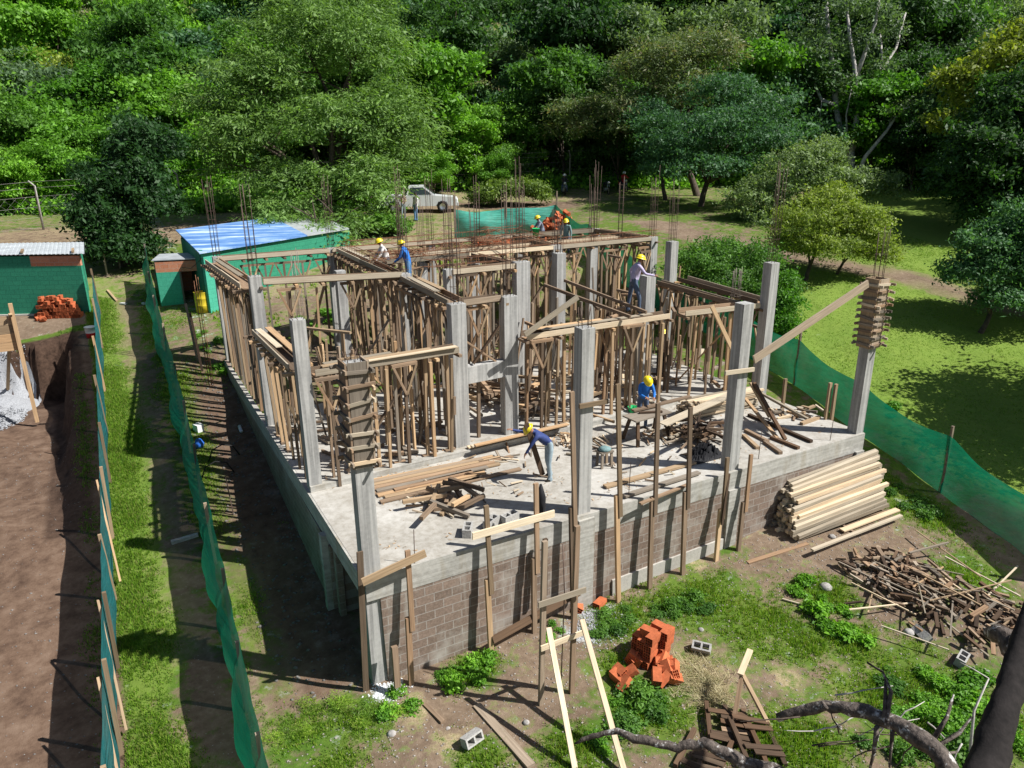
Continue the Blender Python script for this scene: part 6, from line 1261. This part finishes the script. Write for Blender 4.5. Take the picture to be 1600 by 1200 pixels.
def forest(kind, x, y, s, label, group, sz=1.):
    o = FK[kind] if kind not in FU else copy_tree(FK[kind]); FU.add(kind)
    o.location = (x, y, gz(x, y)-.3); o.rotation_euler = (0, 0, U_(0, 6.28)); o.scale = (s, s, s*sz); o['label'] = label; o['group'] = group; return o
def sl(px, s_):   # place on the horizontal distance s_ under the photo column px
    k = (px-800)/FPX*(s_*math.cos(TH)+5); return CAM[0]+_h[0]*s_+_r[0]*k, CAM[1]+_h[1]*s_+_r[1]*k
# edge bushes left of the feathery tree, just past the wire fence
random.seed(5)
EB = [(-60, 50, 0, .55), (20, 51, 1, .5), (90, 50, 0, .5), (150, 53, 0, .55), (230, 52, 4, .5), (290, 54, 0, .45), (350, 57, 4, .5), (400, 57, 0, .4), (-20, 56, 0, .8), (70, 57, 1, .8), (140, 59, 0, .85), (250, 60, 0, .8), (320, 62, 4, .8), (30, 62, 0, 1.05), (120, 65, 5, 1.1), (210, 66, 0, 1.1), (300, 68, 1, 1.05), (380, 68, 3, 1.), (-70, 64, 0, 1.1),
    (690, 64, 4, .95), (745, 63, 4, .5), (690, 60, 0, .4), (655, 62, 0, .35), (740, 66, 0, .7), (800, 66, 1, .6), (780, 62, 0, .35), (850, 68, 1, .95), (900, 70, 2, .9), (940, 72, 0, .85), (880, 66, 2, .7), (1000, 66, 2, .7), (1060, 67, 2, .8), (960, 63, 2, .55), (1150, 66, 4, .95), (1190, 64, 3, .9), (1240, 68, 2, .9), (1290, 66, 0, .8), (1380, 68, 2, .9), (1430, 62, 5, .9), (1500, 60, 2, 1.), (1560, 62, 3, 1.1), (1390, 60, 2, .5), (1450, 58, 2, .7), (1330, 64, 4, .75),
    (470, 68, 1, 1.), (560, 70, 1, 1.1), (620, 69, 3, 1.), (1640, 58, 2, 1.1), (1520, 52, 2, .8), (1600, 48, 2, .8)]
ZN = [(60, 'at the left edge'), (190, 'above the long green shed'), (330, 'above the dark round tree'), (480, 'behind the feathery tree, left half'), (640, 'behind the feathery tree, right half'), (780, 'above the pickup truck'), (960, 'above the mint tarpaulin'), (1130, 'behind the umbrella shaped tree'), (1250, 'left of the bare tree'), (1400, 'behind the bare tree'), (1500, 'right of the bare tree'), (9999, 'at the right edge')]
def zone(px): return next(n for q, n in ZN if px < q)
CN = {'leaf_bright': 'bright green', 'leaf_mid': 'mid green', 'leaf_dark': 'dark green', 'leaf_blue': 'blue green', 'leaf_grey': 'grey green', 'leaf_olive': 'olive green'}
for px, s_, k, sc_ in EB:
    if px < 460: s_ = max(s_, 50+max(0, px)/36)
    x, y = sl(px, s_); forest(k, x, y, sc_, '%s %s at the slope foot %s' % (CN[SPEC[k][0]], 'low bush' if sc_ < .5 else 'bush' if sc_ < .65 else 'small tree' if sc_ < .85 else 'tree' if sc_ < 1.02 else 'tall tree', zone(px)), 'foot of the wooded slope '+zone(px))
row = 0
for s_, stp in ((76, 6.2), (83, 6.6), (91, 7), (100, 7.5), (110, 8), (121, 8.5)):
    row += 1; Zd = s_*math.cos(TH)+5; px = -150+random.random()*60
    while px < 1760:
        x, y = sl(px, s_+U_(-2.5, 2.5))
        if px < 330: k = random.choice([0, 0, 1, 4, 7, 0, 5])
        elif px < 640: k = random.choice([1, 6, 3, 0, 5])
        elif px < 960: k = random.choice([1, 2, 2, 6, 5, 3])
        elif px < 1330: k = random.choice([2, 3, 2, 5, 1])
        else: k = random.choice([2, 3, 5, 1, 2])
        forest(k, x, y, U_(.85, 1.3), '%s tree in the %s rows %s' % (CN[SPEC[k][0]], ['lowest', 'lower', 'middle', 'upper', 'higher', 'highest'][row-1], zone(px)), 'wooded slope '+zone(px), U_(.9, 1.2))
        px += stp*FPX/Zd*U_(.8, 1.2)
# undergrowth on the slope between trunks
def under(n, seed):
    r_ = np.random.default_rng(seed); px = r_.uniform(-200, 1800, n); s_ = r_.uniform(47, 80, n); s_ = np.where(px > 640, r_.uniform(62, 82, n), s_); s_ = np.where(px < 640, np.maximum(s_, 52), s_)
    k = (px-800)/FPX*(s_*math.cos(TH)+5); x = CAM[0]+_h[0]*s_+_r[0]*k; y = CAM[1]+_h[1]*s_+_r[1]*k; z = ground(x, y)
    m = 30; ci = np.repeat(np.arange(n), m); P = np.stack([x, y, z+.3], 1)[ci]+r_.normal(size=(n*m, 3))*[.5, .5, .35]; nr = r_.normal(size=(n*m, 3)); nr[:, 2] += .6; nr /= np.linalg.norm(nr, axis=1)[:, None]
    d = r_.normal(size=(n*m, 3)); d -= nr*(d*nr).sum(1)[:, None]; d /= np.linalg.norm(d, axis=1)[:, None]; e = np.cross(nr, d); s = .32*(.5+r_.random(n*m)); a = d*(s/2)[:, None]; b = e*(s*.3)[:, None]
    V = np.stack([P-a, P+b, P+a, P-b], 1).reshape(-1, 3); link('undergrowth', mesh_np('undergrowth', V, np.arange(n*m*4).reshape(-1, 4), ['leaf_bright'], rnd=r_.random(n*m)), label='low green undergrowth along the foot of the wooded slope', cat='undergrowth', kind='stuff')
under(5200, 9)
# ---------------------------------------------------------------- weeds: single leafy clumps
WK = []
for i in range(4):
    V, F_, rn = crown([(0, 0, .1, .24, .2, .14), (.14, .06, .07, .16, .16, .1)], 60, 14, [.06, .085, .05, .1][i], 70+i, clump=.12, asp=[.6, .5, .2, .6][i]); WK.append(mesh_np('weed', V, F_, [['leaf_bright', 'leaf_mid', 'grass_blade', 'leaf_bright'][i]], rnd=rn))
WD = [(580, 1115, 1.5, 2, 'below the near wall corner'), (545, 1125, 1.2, 2, 'below the near wall corner'), (615, 1100, 1.2, 0, 'below the near wall corner'), (735, 1050, 1.3, 0, 'at the wall foot left of the trestle frame'), (715, 1035, 1.1, 0, 'at the wall foot left of the trestle frame'), (745, 1070, 1.2, 3, 'at the wall foot left of the trestle frame'), (990, 1105, 1.5, 1, 'below the orange brick heap'), (1020, 1120, 1.3, 1, 'below the orange brick heap'), (970, 1125, 1.2, 1, 'below the orange brick heap'), (960, 1085, .9, 0, 'below the orange brick heap'),
    (1060, 940, 1.2, 1, 'right of the single orange brick'), (1040, 950, 1., 1, 'right of the single orange brick'), (1075, 950, 1., 1, 'right of the single orange brick'), (965, 970, 1., 1, 'behind the orange brick heap'), (945, 985, .9, 1, 'behind the orange brick heap'), (1290, 950, 1.2, 3, 'left of the scrap heap'), (1310, 975, 1.1, 3, 'left of the scrap heap'), (1270, 925, 1., 3, 'left of the scrap heap'), (1325, 1005, .9, 3, 'left of the scrap heap'), (1460, 1090, 1.5, 0, 'at the bottom right by the dead branches'), (1420, 1110, 1.3, 0, 'at the bottom right by the dead branches'), (1500, 1120, 1.5, 0, 'at the bottom right by the dead branches'), (1540, 1090, 1.3, 3, 'at the bottom right by the dead branches'), (1480, 1150, 1.5, 1, 'at the bottom right by the dead branches'), (1400, 1170, 1.2, 1, 'at the bottom right by the dead branches'),
    (1560, 1160, 1.5, 0, 'at the bottom right by the dead branches'), (1380, 1060, .9, 1, 'at the bottom right by the dead branches'), (240, 998, .8, 2, 'on the grass lane'), (1410, 775, 1., 1, 'behind the pale timber stack'), (1440, 800, 1.2, 1, 'behind the pale timber stack'), (1395, 640, 1., 3, 'right of the corner column'), (330, 545, 1., 0, 'beside the left wall at the back'), (345, 580, 1.2, 0, 'beside the left wall at the back'), (320, 520, .9, 0, 'beside the left wall at the back'), (500, 505, 1.2, 0, 'inside the left rear room'), (520, 490, 1.3, 0, 'inside the left rear room'), (480, 500, 1., 0, 'inside the left rear room'), (440, 1150, 1., 2, 'right of the near end of the green fence'), (490, 1120, 1.2, 2, 'right of the near end of the green fence'), (940, 1160, .8, 3, 'under the fallen branch'), (860, 990, .7, 0, 'behind the trestle frame')]
for px, py, s, k, l in WD:
    c = ong(px, py)
    for q in range(4):
        x, y = c[0]+U_(-.42, .42)*s, c[1]+U_(-.34, .34)*s; z = gz(x, y) if not (.1 < x < SX and .1 < y < SY) else 0; o = link('weed', WK[k], None, (x, y, z), 'one of the leafy weeds '+l, 'weed', 'weeds '+l); f = s*U_(.35, .85); o.scale = (f*U_(.8, 1.3), f, f*U_(.5, 1.1)); o.rotation_euler = (0, 0, U_(0, 6.28))
# ================================================================ DEAD BRANCHES AND TRUNK at the bottom right
def pxtube(pts, name, m, label, cat='dead branch', n=9, jr=.1):
    """pts: (px, py, depth along the view, radius)"""
    b = MB(); P = [atZ(a, c, Z) for a, c, Z, r_ in pts]; Q_ = []; Rr = []
    for i in range(len(P)-1):
        for k in range(4): f = k/4; Q_.append(P[i]*(1-f)+P[i+1]*f+rng.normal(0, 2.*jr*pts[i][3], 3)*(k > 0)); Rr.append((pts[i][3]*(1-f)+pts[i+1][3]*f)*rng.uniform(1-jr, 1+jr))
    Q_.append(P[-1]); Rr.append(pts[-1][3]*.7); b.tube(Q_, Rr, n); return b, (name, m, label, cat)
b, a_ = pxtube([(1640, 1020, 9.4, .16), (1590, 1010, 9.6, .16), (1560, 990, 10., .12), (1545, 985, 10.4, .07)], 'broken_branch', 'bark_lichen', 'thick broken pale branch stub at the right edge over the scrap heap'); b.thing(*a_)
b, a_ = pxtube([(1525, 1260, 7.6, .21), (1545, 1190, 8, .19), (1565, 1120, 8.3, .155), (1580, 1070, 8.6, .14), (1592, 1020, 8.9, .125), (1612, 960, 9.2, .12), (1650, 860, 9.6, .12), (1700, 750, 10.5, .1)], 'tree_trunk', 'bark_black', 'dark leaning trunk at the bottom right corner', 'tree', 16, .025)
b.v = [(x+random.gauss(0, .007), y+random.gauss(0, .007), z+random.gauss(0, .004)) for x, y, z in b.v]; b.thing(*a_)
b, a_ = pxtube([(1500, 1230, 9.2, .12), (1455, 1165, 9.6, .12), (1400, 1130, 10, .11), (1340, 1110, 10.3, .1), (1290, 1103, 10.6, .085), (1215, 1122, 10.9, .08)], 'fallen_branch', 'bark_lichen', 'thick lichen spotted fallen branch arching at the bottom right'); 
for pts in ([(1385, 1130), (1392, 1080), (1380, 1050), (1355, 1035)], [(1380, 1130), (1383, 1090), (1383, 1055)], [(1455, 1160), (1480, 1120), (1490, 1085)], [(1465, 1165), (1500, 1145), (1520, 1120)], [(1470, 1180), (1495, 1175)], [(1370, 1135), (1365, 1180), (1355, 1220)], [(1395, 1140), (1390, 1200)], [(1290, 1105), (1285, 1098), (1300, 1100)]):
    b.tube([atZ(a, c, 10.+.15*i) for i, (a, c) in enumerate(pts)], list(np.linspace(.035, .012, len(pts))), 6)
b.v = [(x+random.gauss(0, .007), y+random.gauss(0, .007), z+random.gauss(0, .007)) for x, y, z in b.v]; b.thing(*a_)
b, a_ = pxtube([(1230, 1215, 11.2, .12), (1150, 1185, 11.4, .1), (1100, 1160, 11.6, .085), (1060, 1170, 11.7, .07), (1000, 1155, 11.9, .07), (965, 1142, 12.1, .05), (925, 1150, 12.2, .04), (898, 1162, 12.3, .025)], 'fallen_branch', 'bark_lichen', 'long crooked grey branch lying over the pallets and trestle braces'); b.thing(*a_)
for i in range(16):
    px, py = U_(1230, 1590), U_(1080, 1190); P = [atZ(px, py, 10.6)]; a = U_(0, 6.28); Zc = 10.6
    for k in range(4): a += U_(-.5, .5); px += math.cos(a)*U_(14, 30); py += math.sin(a)*U_(8, 18); Zc += U_(-.1, .1); P.append(atZ(px, py, Zc))
    MB().tube(P, [.014, .012, .01, .008, .004], 5).thing('twig', random.choice(['bark_pale', 'bark']), 'one of the bare twigs tangled at the bottom right', 'twig', 'bare twigs at the bottom right')
b = MB(); P = [ong(1512, 1200), None]; Zt = float((P[0]-CAM)@FWD); b.tube([atZ(1512, 1210, Zt), atZ(1522, 1110, Zt), atZ(1545, 1060, Zt)], [.03, .022, .012], 6); b.tube([atZ(1545, 1060, Zt), atZ(1520, 1045, Zt), atZ(1500, 1035, Zt+.2)], .01, 5); b.thing('sapling', 'bark_pale', 'thin bare upright sapling left of the dark trunk', 'sapling')
for i, o in enumerate(FK):
    if i not in FU:
        for c in KIDS[o.name]: bpy.data.objects.remove(c)
        bpy.data.objects.remove(o)
print('objects', len(bpy.data.objects), 'top', sum(1 for o in bpy.data.objects if o.parent is None))

print('nprops', sum(1 for o in bpy.data.objects if o.name.startswith('timber_prop')))
